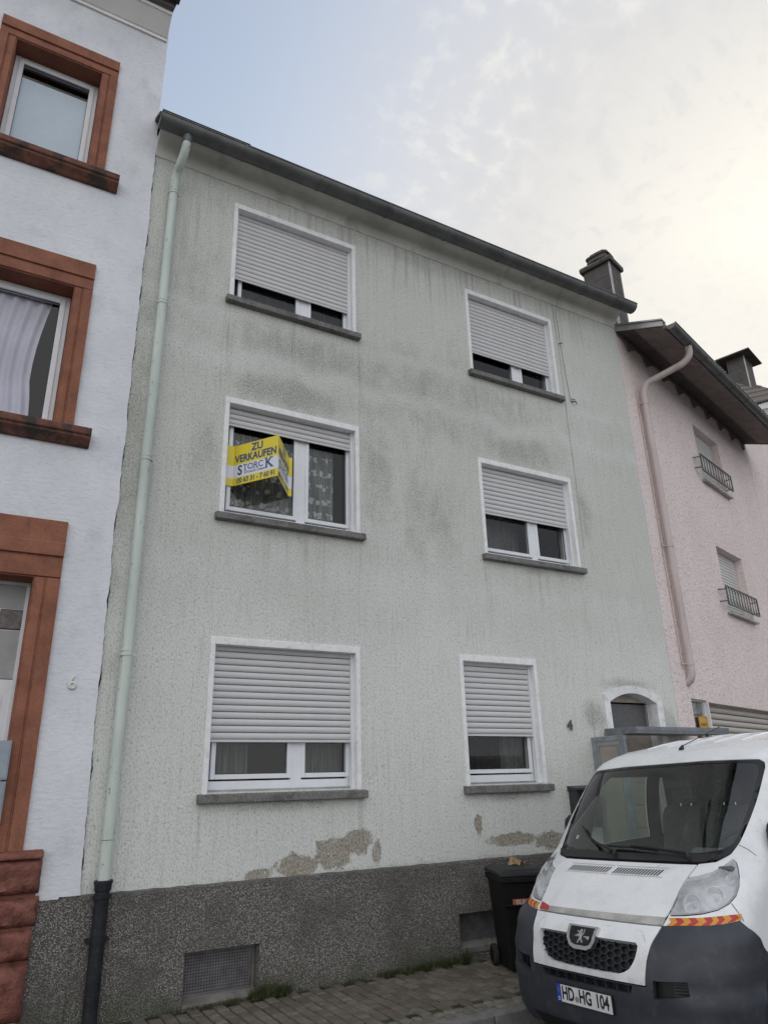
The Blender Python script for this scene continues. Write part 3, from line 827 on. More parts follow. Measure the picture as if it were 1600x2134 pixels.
PXD = 1.235
path = [(PXD + .05, -0.36, 9.34), (PXD + .05, -0.36, 9.22)] + bez((PXD + .05, -0.36, 9.20), (PXD + .04, -0.33, 9.03), (PXD + .01, -0.20, 8.93)) + bez((PXD + .01, -0.19, 8.925), (PXD, -0.09, 8.85), (PXD, -0.085, 8.66))
path += [(PXD, -0.085, 7.0), (PXD - .004, -0.085, 5.0), (PXD + .004, -0.085, 3.0), (PXD, -0.085, 1.06)]
dp = MB().tube(path, 0.052, 16).build('downpipe', M['pipe'], GH, smooth=True, auto=50)
MB().tube([(PXD + .05, -0.36, 9.33), (PXD + .05, -0.36, 9.20)], 0.060, 16).build('pipe_outlet', M['zinc'], dp, smooth=True, auto=50)
for z in (8.62, 7.0, 5.03, 2.99):
    m = MB(); m.tube([(PXD, -0.085, z - 0.014), (PXD, -0.085, z + 0.014)], 0.0595, 16); m.tube([(PXD, -0.085, z + 0.028), (PXD, -0.085, z + 0.05)], 0.0565, 16)
    m.box(PXD + 0.05, PXD + 0.078, -0.095, -0.075, z - 0.012, z + 0.012); m.tube([(PXD, -0.08, z), (PXD, 0.02, z)], 0.008, 6)
    m.build('pipe_clip', M['pipe'], dp, smooth=True, auto=40)
MB().tube([(PXD, -0.085, 1.38), (PXD, -0.085, 1.384)], 0.0528, 16).build('pipe_joint', M['iron'], dp)
ip = MB().tube([(PXD, -0.088, 1.06), (PXD, -0.088, 0.99), (PXD, -0.088, 0.985), (PXD, -0.088, -0.02)], [0.074, 0.070, 0.060, 0.060], 18).build('standpipe', M['iron'], GH, smooth=True, auto=35)
m = MB()
for z in (1.055, 0.945):
    m.tube([(PXD, -0.088, z - .012), (PXD, -0.088, z + .012)], 0.078, 18)
m.tube([(PXD, -0.088, 0.60), (PXD, -0.088, 0.635)], 0.068, 18); m.box(PXD - .095, PXD - .06, -0.10, -0.02, 0.603, 0.632); m.box(PXD + .06, PXD + .09, -0.10, -0.02, 0.603, 0.632)
m.build('pipe_collar', M['iron'], ip, smooth=True, auto=40)
# cellar windows
for (x0, x1, z0, z1) in ((1.99, 2.69, 0.0, 0.425), (4.93, 5.62, 0.10, 0.445)):
    c = MB().ring(x0 + 0.004, x1 - 0.004, z0 + 0.004, z1 - 0.004, 0.035, 0.09, 0.15, wb=0.07).build('cellar_window', M['conc'], GH, bevel=0.006)
    s = MB(); s.extrude([(0.14, z0 + 0.08), (-0.03, z0 + 0.02), (-0.03, z0 - 0.03), (0.14, z0 - 0.03)], 'x', x0 + 0.006, x1 - 0.006); s.build('cellar_sill', M['conc'], c)
    gr = MB(); ga, gb_, gz0, gz1 = x0 + 0.035, x1 - 0.035, z0 + 0.075, z1 - 0.035
    nx, nz = 25, 13
    for k in range(nx + 1):
        xx = ga + (gb_ - ga) * k / nx; gr.box(xx - 0.0062, xx + 0.0062, 0.085, 0.090, gz0, gz1)
    for k in range(nz + 1):
        zz = gz0 + (gz1 - gz0) * k / nz; gr.box(ga, gb_, 0.0835, 0.0885, zz - 0.0062, zz + 0.0062)
    gr.build('perforated_grille', M['grille'], c)
    MB().box(x0 - .02, x1 + .02, 0.155, 0.20, z0 - .1, z1 + .1).build('cellar_dark', M['mail_in'], c)  # black sheet standing in for the darkness behind the grille
# doorway: arched surround, fanlight, door
def arch_z(x, c, half, zs, zc):
    u = (x - c) / half
    return zs + (zc - zs) * (1 - u * u)


AC = 8.05
n = 20; vs = []
xo0, xo1, xi0, xi1 = 7.495, 8.625, 7.60, 8.505
outer = [(xo0, -0.2), (xo0, 2.815)] + [(xo0 + (xo1 - xo0) * k / n, arch_z(xo0 + (xo1 - xo0) * k / n, AC, 0.575, 2.835, 2.965)) for k in range(n + 1)] + [(xo1, 2.80), (xo1, -0.2)]
inner = [(xi0, -0.2), (xi0, 2.72)] + [(xi0 + (xi1 - xi0) * k / n, arch_z(xi0 + (xi1 - xi0) * k / n, AC, 0.46, 2.735, 2.865)) for k in range(n + 1)] + [(xi1, 2.71), (xi1, -0.2)]
m = MB(); N_ = len(outer)
vs = [(x, -0.02, z) for x, z in outer] + [(x, -0.02, z) for x, z in inner] + [(x, 0.02, z) for x, z in outer] + [(x, 0.22, z) for x, z in inner]
fs = []
for i in range(N_ - 1):
    fs += [(i, i + 1, N_ + i + 1, N_ + i), (i, 2 * N_ + i, 2 * N_ + i + 1, i + 1), (N_ + i, N_ + i + 1, 3 * N_ + i + 1, 3 * N_ + i)]
m.add(vs, fs)
dw = m.build('doorway', M['arch'], GH)
MB().box(xi0 - .06, xi1 + .06, 0.225, 0.24, -0.2, 2.9).build('door_backing', M['fan'], dw)
m = MB(); m.ring(xi0 + .002, xi1 - .002, 2.33, 2.76, 0.035, 0.17, 0.225, wb=0.05, wt=0.012); fl = m.build('fanlight_frame', M['fan'], dw, bevel=0.004)
MB().box(xi0 + .035, xi1 - .035, 0.19, 0.20, 2.37, 2.75).build('fanlight_pane', M['fanglass'], dw)
pts = [(xi0 + (xi1 - xi0) * k / n, arch_z(xi0 + (xi1 - xi0) * k / n, AC, 0.46, 2.735, 2.865)) for k in range(n + 1)]
m = MB(); m.extrude([(xi0, 2.758)] + pts + [(xi1, 2.758)], 'y', 0.165, 0.22); m.build('fanlight_head', M['door'], dw)
d = MB().box(xi0 + .01, xi1 - .01, 0.16, 0.205, 0.12, 2.325).build('front_door', M['door'], GH, bevel=0.006)
for k in range(7):
    z = 0.3 + k * 0.28
    MB().box(xi0 + .09, xi1 - .09, 0.148, 0.162, z, z + 0.25).build('door_board', M['door'], d, bevel=0.006)
MB().tube([(xi1 - .07, 0.13, 1.05), (xi1 - .07, 0.10, 1.06), (xi1 - .19, 0.10, 1.06)], 0.010, 8).build('door_handle', M['chrome'], d)
MB().box(7.45, 8.65, -0.35, 0.16, -0.1, 0.11).build('door_step', M['conc'], GH, bevel=0.01)
# porch: canopy and side screen
m = MB(); m.extrude([(0.0, 2.385), (-0.54, 2.372), (-0.54, 2.292), (0.0, 2.302)], 'x', 7.44, 9.25)
cn = m.build('door_canopy', M['lead'], GH, bevel=0.004)
MB().box(7.435, 9.258, -0.547, -0.538, 2.326, 2.376).build('canopy_flashing', M['lead'], cn)
MB().extrude([(-0.002, 2.33), (-0.30, 2.35), (-0.32, 2.27), (-0.15, 2.255), (-0.002, 2.29)], 'x', 7.425, 7.438).build('torn_flashing', M['lead'], cn)
m = MB()
m.box(7.18, 7.225, -0.55, 0.0, 2.21, 2.27); m.box(7.18, 7.225, -0.55, -0.47, 0.0, 2.21); m.box(7.18, 7.225, -0.07, -0.001, 0.0, 2.21); m.box(7.18, 7.225, -0.47, -0.07, 0.0, 0.5)
sc = m.build('porch_screen', M['bluegrey'], GH, bevel=0.004)
MB().ring(-0.47, -0.07, 0.5, 2.21, 0.03, 0, 0.02)
q = MB(); q.box(7.19, 7.205, -0.47, -0.07, 0.5, 2.21); q.build('screen_pane', M['frost'], sc)
q = MB(); q.box(7.182, 7.215, -0.44, -0.425, 0.5, 2.17); q.box(7.182, 7.215, -0.115, -0.10, 0.5, 2.17); q.box(7.182, 7.215, -0.425, -0.115, 2.155, 2.17); q.build('screen_bead', M['bluegrey'], sc)
m = MB(); m.box(8.85, 8.91, -0.52, -0.46, 0.0, 2.29); m.build('canopy_post', M['bluegrey'], cn)
# cables on the wall
MB().tube([(7.50, -0.28, 9.36), (7.52, -0.10, 9.25), (7.53, -0.012, 9.05), (7.545, -0.010, 8.5), (7.57, -0.012, 7.9), (7.60, -0.012, 7.42), (7.64, -0.05, 7.36)], 0.003, 6).build('aerial_cable', M['wire'], GH)
MB().tube([(7.47, -0.02, 9.2), (7.50, -0.012, 8.2), (7.49, -0.010, 7.0), (7.50, -0.012, 6.0), (7.49, -0.010, 4.9)], 0.005, 6).build('aerial_cable', M['wire_pale'], GH)
m = MB(); m.tube([(7.62, 0.0, 7.38), (7.66, -0.06, 7.37), (7.69, -0.055, 7.33)], 0.01, 6); m.tube([(7.60, -0.03, 7.42), (7.69, -0.03, 7.42)], 0.007, 6); m.tube([(7.50, -0.02, 8.42), (7.56, -0.04, 8.44)], 0.009, 6)
m.build('cable_hook', M['rust'], GH)

# ------------------------------------------------------------------ white house on the left
WH = thing('white_house', 'tall white house with red sandstone window and door surrounds at the left edge', 'house')
lh = [(-0.73, 0.28, 8.47, 10.16), (-0.79, 0.34, 5.19, 6.96), (-0.83, 0.375, -0.2, 3.695)]
m = MB(); wall_sheet(m, -4.0, 0.90, 0.6, 11.4, lh, -0.028, 0.42); wall_sheet(m, -4.0, 0.60, -0.2, 0.6, [lh[2]], -0.028, 0.42)
zs = [0.6 + 0.03 * k for k in range(int((11.4 - 0.6) / 0.03) + 1)]
def edge_x(z):
    return 1.062 - 0.045 * min(1, max(0, (z - 0.95) / 2.1)) - 0.035 * min(1, max(0, (z - 3.0) / 7)) - (0.0 if z < 9.5 else 0.01)
walk = 0.0; xs_ = []
for z in zs:
    walk = walk * 0.85 + random.uniform(-.0045, .0045); xs_.append(edge_x(z) + walk * (1.0 if z < 9.3 else 0.25))
k0 = next(i for i, z in enumerate(zs) if z >= 0.945)
vs = []; fs = []
for i in range(k0, len(zs)):
    vs += [(0.90, -0.028, zs[i]), (xs_[i], -0.028, zs[i]), (xs_[i] - 0.004, 0.02, zs[i])]
for i in range(len(zs) - k0 - 1):
    a = 3 * i; fs += [(a, a + 1, a + 4, a + 3), (a + 1, a + 2, a + 5, a + 4)]
m.add(vs, fs)
m.quad((0.96, 0.02, 9.2), (0.96, 8, 9.2), (0.96, 8, 11.4), (0.96, 0.02, 11.4)); m.quad((-4, 0, -.2), (-4, 8, -.2), (-4, 8, 11.4), (-4, 0, 11.4)); m.quad((-4, 8, -.2), (0.9, 8, -.2), (0.9, 8, 11.4), (-4, 8, 11.4))
m.build('wall', M['white'], WH)
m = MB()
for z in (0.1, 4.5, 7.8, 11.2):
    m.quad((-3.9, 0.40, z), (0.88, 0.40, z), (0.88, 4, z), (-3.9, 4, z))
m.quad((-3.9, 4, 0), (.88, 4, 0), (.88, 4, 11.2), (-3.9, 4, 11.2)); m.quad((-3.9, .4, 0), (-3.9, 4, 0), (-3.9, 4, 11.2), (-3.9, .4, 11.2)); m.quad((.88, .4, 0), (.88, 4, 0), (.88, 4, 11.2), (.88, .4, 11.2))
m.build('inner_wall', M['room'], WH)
# thin dark crack seam between the two houses
m = MB(); vs = []; nn = 0
for i in range(k0, len(zs)):
    if zs[i] > 9.35:
        break
    w = max(0.0015, 0.006 + 0.010 * math.sin(i * .37) * math.sin(i * .11) + random.uniform(-.004, .005))
    vs += [(xs_[i] - 0.006, -0.003, zs[i]), (xs_[i] + w, -0.0030, zs[i])]; nn += 1
m.add(vs, [(2 * i, 2 * i + 1, 2 * i + 3, 2 * i + 2) for i in range(nn - 1)]).build('open_joint', M['dark'], GH)
m = MB(); wall_sheet(m, 0.60, 1.035, -0.15, 0.945, [], -0.035, 0.1); m.quad((1.035, -0.035, -.15), (1.035, 0.0, -.15), (1.035, 0, .945), (1.035, -0.035, .945)); m.quad((0.6, -0.035, 0.945), (1.035, -0.035, 0.945), (1.035, 0, 0.95), (0.6, 0, 0.95))
m.build('plinth', M['roughcast'], WH)
# cornice and its gutter
m = MB(); m.extrude([(0.0, 11.13), (-0.055, 11.13), (-0.055, 11.17), (-0.075, 11.18), (-0.26, 11.36), (-0.275, 11.36), (-0.275, 11.42), (0.0, 11.45)], 'x', -4.0, 0.955)
m.build('cornice', M['cornice'], WH)
m = MB(); m.box(-4, 0.96, -0.34, -0.02, 11.42, 11.47); m.build('eaves_board', M['soffit'], WH)
gutter('gutter', M['mail'], WH, -4.0, 1.01, -0.43, 11.60, 0.13, [0.3, -0.6])
m = MB(); m.extrude([(-0.40, 11.56), (4, 14.6), (8, 11.6), (8, 11.45), (4, 14.5), (-0.36, 11.48)], 'x', -4.0, 0.985); m.build('roof', M['roof'], WH)


def stone_surround(x0, x1, z0, z1, ox0, ox1, oz1, parent, door=False):
    """profiled sandstone frame: flat outer band, a step, an inner band, deep reveal"""
    p = []
    def leg(sign, xi, xo):
        a, b = xi, xo; d = 1 if b > a else -1; w = abs(b - a)
        mid = a + d * w * 0.46
        prof = [(b, -0.03), (b, -0.062), (mid + d * .012, -0.062), (mid + d * .006, -0.040), (mid - d * .006, -0.040), (mid - d * .012, -0.048), (a + d * .014, -0.048), (a + d * .008, -0.030), (a, -0.030), (a, 0.24), (a + d * 0.02, 0.24), (a + d * .03, -0.02)]
        q = MB(); q.extrude(prof, 'z', z0, z1); q.build('jamb', M['sand'], parent)
    leg(1, x1, ox1); leg(-1, x0, ox0)
    w = oz1 - z1; c = w * (0.40 if not door else 0.36)
    mid = z1 + c
    prof = [(-0.03, oz1), (-0.064, oz1)] + ([(-0.064, z1 + w * 0.62), (-0.070, z1 + w * 0.61), (-0.070, mid + .014)] if door else [(-0.064, mid + .014)])
    prof += [(-0.042, mid + .008), (-0.042, mid - .006), (-0.050, mid - .014), (-0.050, z1 + .016), (-0.032, z1 + .008), (-0.032, z1), (0.24, z1), (0.24, z1 + .02), (-0.02, z1 + .03)]
    q = MB(); q.extrude(prof, 'x', ox0, ox1); q.build('lintel', M['sand'], parent, bevel=0.003)


def left_window(x0, x1, z0, z1, ox0, ox1, oz1, sx0, sx1, sz0, sz1, cover):
    f = MB(); f.ring(x0 + .004, x1 - .004, z0, z1 - .004, 0.05, 0.19, 0.25)
    f.ring(x0 + .05, x1 - .05, z0 + .045, z1 - .05, 0.055, 0.175, 0.235)
    w = f.build('window', M['pvc'], WH, bevel=0.004)
    g0, g1, h0, h1 = x0 + .105, x1 - .105, z0 + .10, z1 - .105
    MB().quad((g0, 0.205, h0), (g1, 0.205, h0), (g1, 0.205, h1), (g0, 0.205, h1)).build('glass_pane', M['glass'], w)
    MB().ring(g0 - .002, g1 + .002, h0 - .002, h1 + .002, 0.007, 0.196, 0.204).build('glazing_seal', M['black'], w)
    stone_surround(x0, x1, sz1 - .01, z1, ox0, ox1, oz1, w)
    s = MB(); zt = sz1
    s.extrude([(0.19, zt + .03), (-0.165, zt - .012), (-0.175, zt - .02), (-0.175, zt - .085), (-0.165, zt - .092), (-0.15, zt - .095), (-0.15, zt - .12), (-0.10, zt - .16), (-0.07, sz0), (0.19, sz0)], 'x', sx0, sx1)
    s.build('sill', M['mossy'], w, bevel=0.008)
    cover(w, g0, g1, h0, h1)


def top_cover(w, a, b, z0, z1):
    MB().box(a - .05, b + .05, 0.255, 0.262, z0 - .1, z1 - 0.14).build('roller_blind', M['blind'], w)


def mid_cover(w, a, b, z0, z1):
    m = MB(); n = 60; vs = []
    for j in range(9):
        for i in range(n + 1):
            u = i / n; t_ = j / 8
            right = b - 0.07 - 0.10 * math.sin(t_ * math.pi * 0.85) * (1 if t_ < .7 else .8)
            x = (a - .06) + (right - a + .06) * u
            vs.append((x, 0.29 + 0.022 * math.sin(u * 40 + 0.8 * math.sin(t_ * 3)), z1 + .05 - (z1 - z0 + .12) * t_))
    m.add(vs, [(j * (n + 1) + i, j * (n + 1) + i + 1, (j + 1) * (n + 1) + i + 1, (j + 1) * (n + 1) + i) for j in range(8) for i in range(n)])
    m.build('curtain', M['curtain'], w, smooth=True)


left_window(-0.70, 0.25, 8.50, 10.13, -0.885, 0.435, 10.40, -1.06, 0.60, 8.36, 8.55, top_cover)
left_window(-0.76, 0.31, 5.22, 6.93, -0.95, 0.495, 7.275, -1.12, 0.665, 5.05, 5.24, mid_cover)
# door bay
DF = MB().ring(-0.80, 0.345, 0.2, 3.665, 0.03, 0.22, 0.27, wb=0).build('entrance', M['pvc'], WH)
stone_surround(-0.80, 0.345, 1.335, 3.665, -1.03, 0.575, 4.235, DF, True)
MB().box(-0.80, 0.345, 0.255, 0.27, 3.415, 3.665).build('upper_panel', M['grey_panel'], DF)
MB().box(-0.80, 0.345, 0.255, 0.27, 2.765, 3.205).build('lower_panel', M['grey_panel'], DF)
MB().box(-0.80, 0.345, 0.262, 0.27, 3.20, 3.42).build('glazing_bar', M['pvc'], DF)
for k in range(5):
    x = 0.335 - (k + 1) * 0.222
    MB().box(x + 0.01, x + 0.212, 0.245, 0.262, 3.215, 3.405).build('glass_tile', M['brownglass'], DF, bevel=0.012)
LD = MB().box(-0.79, 0.335, 0.23, 0.28, 0.22, 2.755).build('front_door', M['pvc'], WH, bevel=0.006)
MB().ring(-0.70, 0.245, 0.4, 2.62, 0.012, 0.222, 0.231).build('door_moulding', M['pvc'], LD)
MB().box(-0.8, 0.345, 0.285, 0.30, 0.0, 3.66).build('door_backing', M['dark'], DF)
# rusticated sandstone blocks
random.seed(21)
def rough_block(x0, x1, z0, z1, y0, name='stone', amp=0.022, nx=10, nz=7):
    m = MB(); vs = []
    for j in range(nz + 1):
        for i in range(nx + 1):
            u, v = i / nx, j / nz; e = min(u, 1 - u, v, 1 - v)
            k = min(1, e * 9)
            vs.append((x0 + (x1 - x0) * u + random.uniform(-.003, .003), y0 + (1 - k) * 0.050 - (random.uniform(-amp, amp) + 0.012 * math.sin(7 * u + 5 * v)) * k, z0 + (z1 - z0) * v + random.uniform(-.003, .003)))
    nb = len(vs); fs = [(j * (nx + 1) + i, j * (nx + 1) + i + 1, (j + 1) * (nx + 1) + i + 1, (j + 1) * (nx + 1) + i) for j in range(nz) for i in range(nx)]
    rim = [i for i in range(nx + 1)] + [(j + 1) * (nx + 1) - 1 for j in range(1, nz + 1)] + [nz * (nx + 1) + i for i in range(nx - 1, -1, -1)] + [j * (nx + 1) for j in range(nz - 1, 0, -1)]
    vs += [(vs[i][0], 0.0, vs[i][2]) for i in rim]; k = len(rim)
    fs += [(rim[i], rim[(i + 1) % k], nb + (i + 1) % k, nb + i) for i in range(k)]
    return m.add(vs, fs).build(name, M['sandrough'], WH, smooth=True, auto=75)


for (a, b, z0, z1) in ((0.34, 0.735, 1.012, 1.265), (0.34, 0.745, 0.775, 0.985), (0.34, 0.725, 0.535, 0.75), (0.34, 0.725, 0.12, 0.515)):
    rough_block(a, b, z0, z1, -0.125)
MB().extrude([(0.0, 1.34), (-0.095, 1.33), (-0.125, 1.30), (-0.125, 1.272), (0.0, 1.27)], 'x', 0.34, 0.735).build('stone', M['sandrough'], WH, bevel=0.012)
MB().box(0.34, 0.715, -0.055, 0.0, 0.1, 1.3).build('stone_backing', M['sandrough'], WH)
MB().box(0.34, 0.70, -0.10, 0.0, -0.1, 0.118).build('stone_foot', M['conc'], WH, bevel=0.02)
MB().box(-0.9, 0.42, -0.35, 0.2, -0.12, 0.05).build('door_step', M['conc'], WH, bevel=0.012)
for (a, b, z0, z1) in ((-1.24, -0.80, 1.012, 1.265), (-1.24, -0.80, 0.775, 0.985), (-1.24, -0.80, 0.535, 0.75), (-1.24, -0.80, 0.12, 0.515)):
    rough_block(a, b, z0, z1, -0.125)

# ------------------------------------------------------------------ pink house on the right (local u along its front, v into it)
PK = thing('pink_house', 'pink rendered house turned away behind the grey house with overhanging brown eaves', 'house', (8.93, 0, 0), rotz=R(17))
w1 = (3.10, 4.46, 7.17, 8.42); w2 = (3.08, 4.46, 4.53, 5.83); gd = (1.24, 4.9, -0.2, 2.84); gbk = (0.60, 1.22, 1.15, 2.86)
m = MB(); wall_sheet(m, 0.01, 6.6, -0.15, 9.25, [w1, w2, gd, gbk], 0.0, 0.26); m.quad((0.01, 0, -.15), (0.01, 8, -.15), (0.01, 8, 9.25), (0.01, 0, 9.25)); m.quad((0.01, 8, -.15), (6.6, 8, -.15), (6.6, 8, 9.25), (0.01, 8, 9.25))
m.build('wall', M['pink'], PK)
for (a, b, z0, z1), pm in ((w1, 0.066), (w2, 0.066)):
    w = MB().ring(a, b, z0, z1, 0.03, 0.17, 0.25).build('window', M['pvc'], PK)
    shutter(w, a + .02, b - .02, z1 - .01, z0 + .01, 0.16, M['slat_light'], 0.062)
    MB().box(a, b, 0.20, 0.24, z0, z1).build('window_backing', M['groove'], w)
    MB().extrude([(0.15, z0 + .03), (-0.09, z0 + .0), (-0.09, z0 - .035), (0.15, z0 - .03)], 'x', a - .06, b + .03).build('sill', M['zinc_pale'], w)
    # wrought iron window guard
    rl = MB(); r0, r1, q0, q1, V = a - .30, b - 0.03, z0 + .10, z0 + .44, -0.13
    for z in (q0, q1):
        rl.box(r0, r1, V - .012, V + .012, z - .012, z + .012)
    for xx in (r0, r1):
        rl.box(xx - .012, xx + .012, V - .012, V + .012, q0, q1)
        for z in (q0 + .06, q1 - .06):
            rl.tube([(xx, V, z), (xx - (.06 if xx == r0 else -.02), 0.0, z)], 0.011, 6)
    k = 11
    for i in range(k):
        c = r0 + (r1 - r0) * (i + .5) / k; hw = (r1 - r0) / k * .5; zc = (q0 + q1) / 2
        rl.tube([(c - hw, V, q0), (c - hw, V, q1)], 0.007, 5)
        for s in (-1, 1):
            rl.tube([(c + s * hw * (0.15 + .75 * abs(math.sin(t_))), V, zc + s * .02 + (q1 - q0) * .46 * math.cos(t_)) for t_ in [math.pi * j / 8 for j in range(9)]], 0.006, 4, False)
    rl.build('window_guard', M['zinc'], w)
# garage shutter
gdo = MB().ring(gd[0], gd[1], 0, gd[3], 0.03, 0.12, 0.16, wb=0).build('garage_door', M['zinc_pale'], PK)
sm = slat_mesh(gd[1] - gd[0] - .06, 0.098, 'garage_slat', M['slat_garage'], 0.018); n = 28
for k in range(n):
    o = link('garage_slat', sm, gdo); o.location = ((gd[0] + gd[1]) / 2, 0.14, 0.02 + k * 0.1)
MB().box(gd[0], gd[1], 0.155, 0.165, 0, gd[3]).build('garage_backing', M['groove'], gdo)
gp = MB().ring(gbk[0], gbk[1], gbk[2], gbk[3], 0.02, 0.05, 0.14).build('glass_block_panel', M['pvc'], PK)
MB().box(gbk[0], gbk[1], 0.115, 0.14, gbk[2], gbk[3]).build('block_mortar', M['surround'], gp)
bx = (gbk[1] - gbk[0] - .05) / 3
for j in range(8):
    for i in range(3):
        x = gbk[0] + .025 + i * bx; z = gbk[3] - .025 - (j + 1) * 0.205
        MB().box(x + .006, x + bx - .006, 0.085, 0.12, z + .006, z + .197).build('glass_block', M['glassblock'], gp, bevel=0.014)
MB().box(gbk[1] - 0.005, gd[0] + .01, -0.01, 0.1, 0, 2.84).build('garage_post', M['surround'], PK)
# eaves with scalloped board
EV0, EV1 = 0.02, 6.42
m = MB(); m.extrude([(0.02, 9.13), (-0.80, 8.815), (-0.80, 8.86), (0.02, 9.18)], 'x', EV0, EV1); m.build('soffit', M['soffit'], PK)
nsc = 160; low = []
for i in range(nsc + 1):
    u = EV0 + (EV1 - EV0) * i / nsc; p = ((u + 0.32) / 0.74) % 1.0
    low.append((u, 8.88 + 0.19 * (min(1.0, p / 0.45) ** 0.8 if p < 0.80 else max(0.0, 1 - (p - 0.80) / 0.16))))
m = MB(); vs = [(u, -0.032, z) for u, z in low] + [(u, -0.032, 9.125) for u, z in low] + [(u, -0.004, z) for u, z in low]
k = nsc + 1
m.add(vs, [(i, i + 1, k + i + 1, k + i) for i in range(nsc)] + [(i, 2 * k + i, 2 * k + i + 1, i + 1) for i in range(nsc)]); m.build('scalloped_board', M['soffit'], PK)
m = MB(); m.extrude([(0.1, 9.16), (-0.82, 8.83), (-0.82, 8.93), (0.1, 9.27)], 'x', EV0 - .03, EV0 - .001); m.build('verge_board', M['zinc_pale'], PK)
MB().extrude([(0.1, 9.27), (-0.83, 8.93), (-0.83, 8.955), (0.1, 9.30)], 'x', EV0 - .06, EV0 + .10).build('verge_flashing', M['zinc_pale'], PK)
m = MB(); m.extrude([(-0.83, 8.88), (4.5, 10.9), (9.0, 9.2), (9.0, 9.1), (4.5, 10.8), (-0.80, 8.82)], 'x', EV0, 6.55); m.build('roof', M['roof'], PK)
MB().box(EV0, EV1, -0.83, -0.80, 8.79, 8.90).build('fascia', M['soffit'], PK)
gutter('gutter', M['zinc'], PK, 0.06, 7.0, -0.92, 8.84, 0.085, [0.75 + 0.72 * k for k in range(9)])
path = [(0.82, -0.90, 8.80), (0.82, -0.90, 8.70)] + bez((0.82, -0.90, 8.68), (0.82, -0.90, 8.52), (0.76, -0.72, 8.44)) + bez((0.62, -0.24, 8.28), (0.56, -0.10, 8.22), (0.56, -0.09, 8.0))
path += [(0.56, -0.09, 6.0), (0.56, -0.09, 4.0), (0.56, -0.09, 3.28)] + bez((0.56, -0.09, 3.26), (0.56, -0.09, 3.12), (0.56, 0.02, 3.08))
dp = MB().tube(path, 0.058, 14).build('downpipe', M['pipe_pink'], PK, smooth=True, auto=50)
for z in (7.86, 5.25, 3.36):
    MB().tube([(0.56, -0.09, z - .02), (0.56, -0.09, z + .02)], 0.066, 14).tube([(0.50, -0.06, z), (0.44, 0.02, z)], 0.012, 6).build('pipe_clip', M['pipe_pink'], dp, smooth=True, auto=40)
MB().tube([(0.43, -0.012, 8.1), (0.435, -0.014, 6.5), (0.43, -0.012, 5.0), (0.435, -0.014, 3.3)], 0.006, 6).build('pipe_cable', M['leafsand'], PK)


def chimney(parent, u0, u1, v0, v1, zb, zt, rows, name='chimney'):
    c = MB().box(u0, u1, v0, v1, zb, zt).build(name, M['dark'], parent)
    h = rows; z = zt
    while z > zb + .02:
        z2 = max(zb, z - h)
        for (a, b, p, q) in ((u0 - .012, u1 + .012, v0 - .014, v0), (u0 - .012, u1 + .012, v1, v1 + .014), (u0 - .014, u0, v0, v1), (u1, u1 + .014, v0, v1)):
            m = MB(); m.box(a, b, p, q, z2 + .006, z); m.build('cladding_panel', M['chimney'], c)
        z = z2
    m = MB()
    for (a, b) in ((u0, v0), (u1, v0)):
        m.box(a - .020, a + .020, b - .020, b + .012, zb, zt)
    m.build('corner_strip', M['zinc_pale'], c)
    return c


ch = chimney(PK, 0.985, 1.43, 0.30, 0.84, 9.2, 11.40, 0.31)
MB().extrude([(0.915, 11.40), (1.50, 11.40), (1.52, 11.46), (1.50, 11.52), (0.915, 11.52), (0.895, 11.46)], 'y', 0.23, 0.91).build('chimney_cap', M['chimney_cap'], ch, bevel=0.02)
random.seed(5)
m = MB()
for (z, s, h) in ((11.52, 0.19, 0.10), (11.62, 0.215, 0.045), (11.665, 0.20, 0.06), (11.725, 0.225, 0.05), (11.775, 0.17, 0.06)):
    sq = lambda v: math.copysign(abs(v) ** 0.45, v)
    m.add([(1.21 + s * 0.95 * sq(math.cos(2 * math.pi * k / 12)) * random.uniform(.95, 1.03), 0.57 + s * 1.10 * sq(math.sin(2 * math.pi * k / 12)) * random.uniform(.95, 1.03), z + zz) for zz in (0, h) for k in range(12)],
          [(k, (k + 1) % 12, 12 + (k + 1) % 12, 12 + k) for k in range(12)] + [tuple(range(12))[::-1], tuple(range(12, 24))])
m.build('chimney_pot', M['chimney_cap'], ch, bevel=0.012)
m = MB(); m.box(0.0, 0.09, -0.06, 0.02, 9.28, 9.47); m.build('wall_flashing', M['zinc_pale'], PK)
MB().box(0.12, 0.145, -0.04, 0.02, 9.28, 9.62).build('lead_strip', M['chrome'], PK)

# gabled house beyond
FH = thing('gabled_house', 'pink gabled house with tiled roof and wide capped chimney beyond the brown eaves', 'house', (8.93, 0, 0), rotz=R(17))
ra = (6.62, 9.95); rb = (12.5, 12.65); sl_ = (rb[1] - ra[1]) / (rb[0] - ra[0])
m = MB(); m.add([(6.62, 0.002, -.15), (16, 0.002, -.15), (16, 0.002, 12.4), (12.5, 0.002, 12.6), (6.62, 0.002, 9.9)], [(0, 1, 2, 3, 4)])
m.quad((6.62, 0.002, -.15), (6.62, 9, -.15), (6.62, 9, 9.9), (6.62, 0.002, 9.9)); m.build('wall', M['pink'], FH)
m = MB(); m.add([(6.50, -0.14, 9.84), (12.5, -0.14, 12.59), (12.5, -0.14, 12.75), (6.50, -0.14, 10.0), (6.5, 0.02, 9.84), (12.5, 0.02, 12.59)], [(0, 1, 2, 3), (0, 4, 5, 1)]); m.build('barge_board', M['surround'], FH)
rf = MB().quad((6.45, -0.16, 9.98), (12.5, -0.16, 12.75), (13.9, 3.0, 15.9), (7.6, 3.0, 13.1)).build('roof', M['roof'], FH)
P00, P10, P01 = Vector((6.45, -0.16, 9.985)), Vector((12.5, -0.16, 12.755)), Vector((7.7, 3.0, 13.1))
eu, ev = (P10 - P00), (P01 - P00); nrm = eu.cross(ev).normalized()
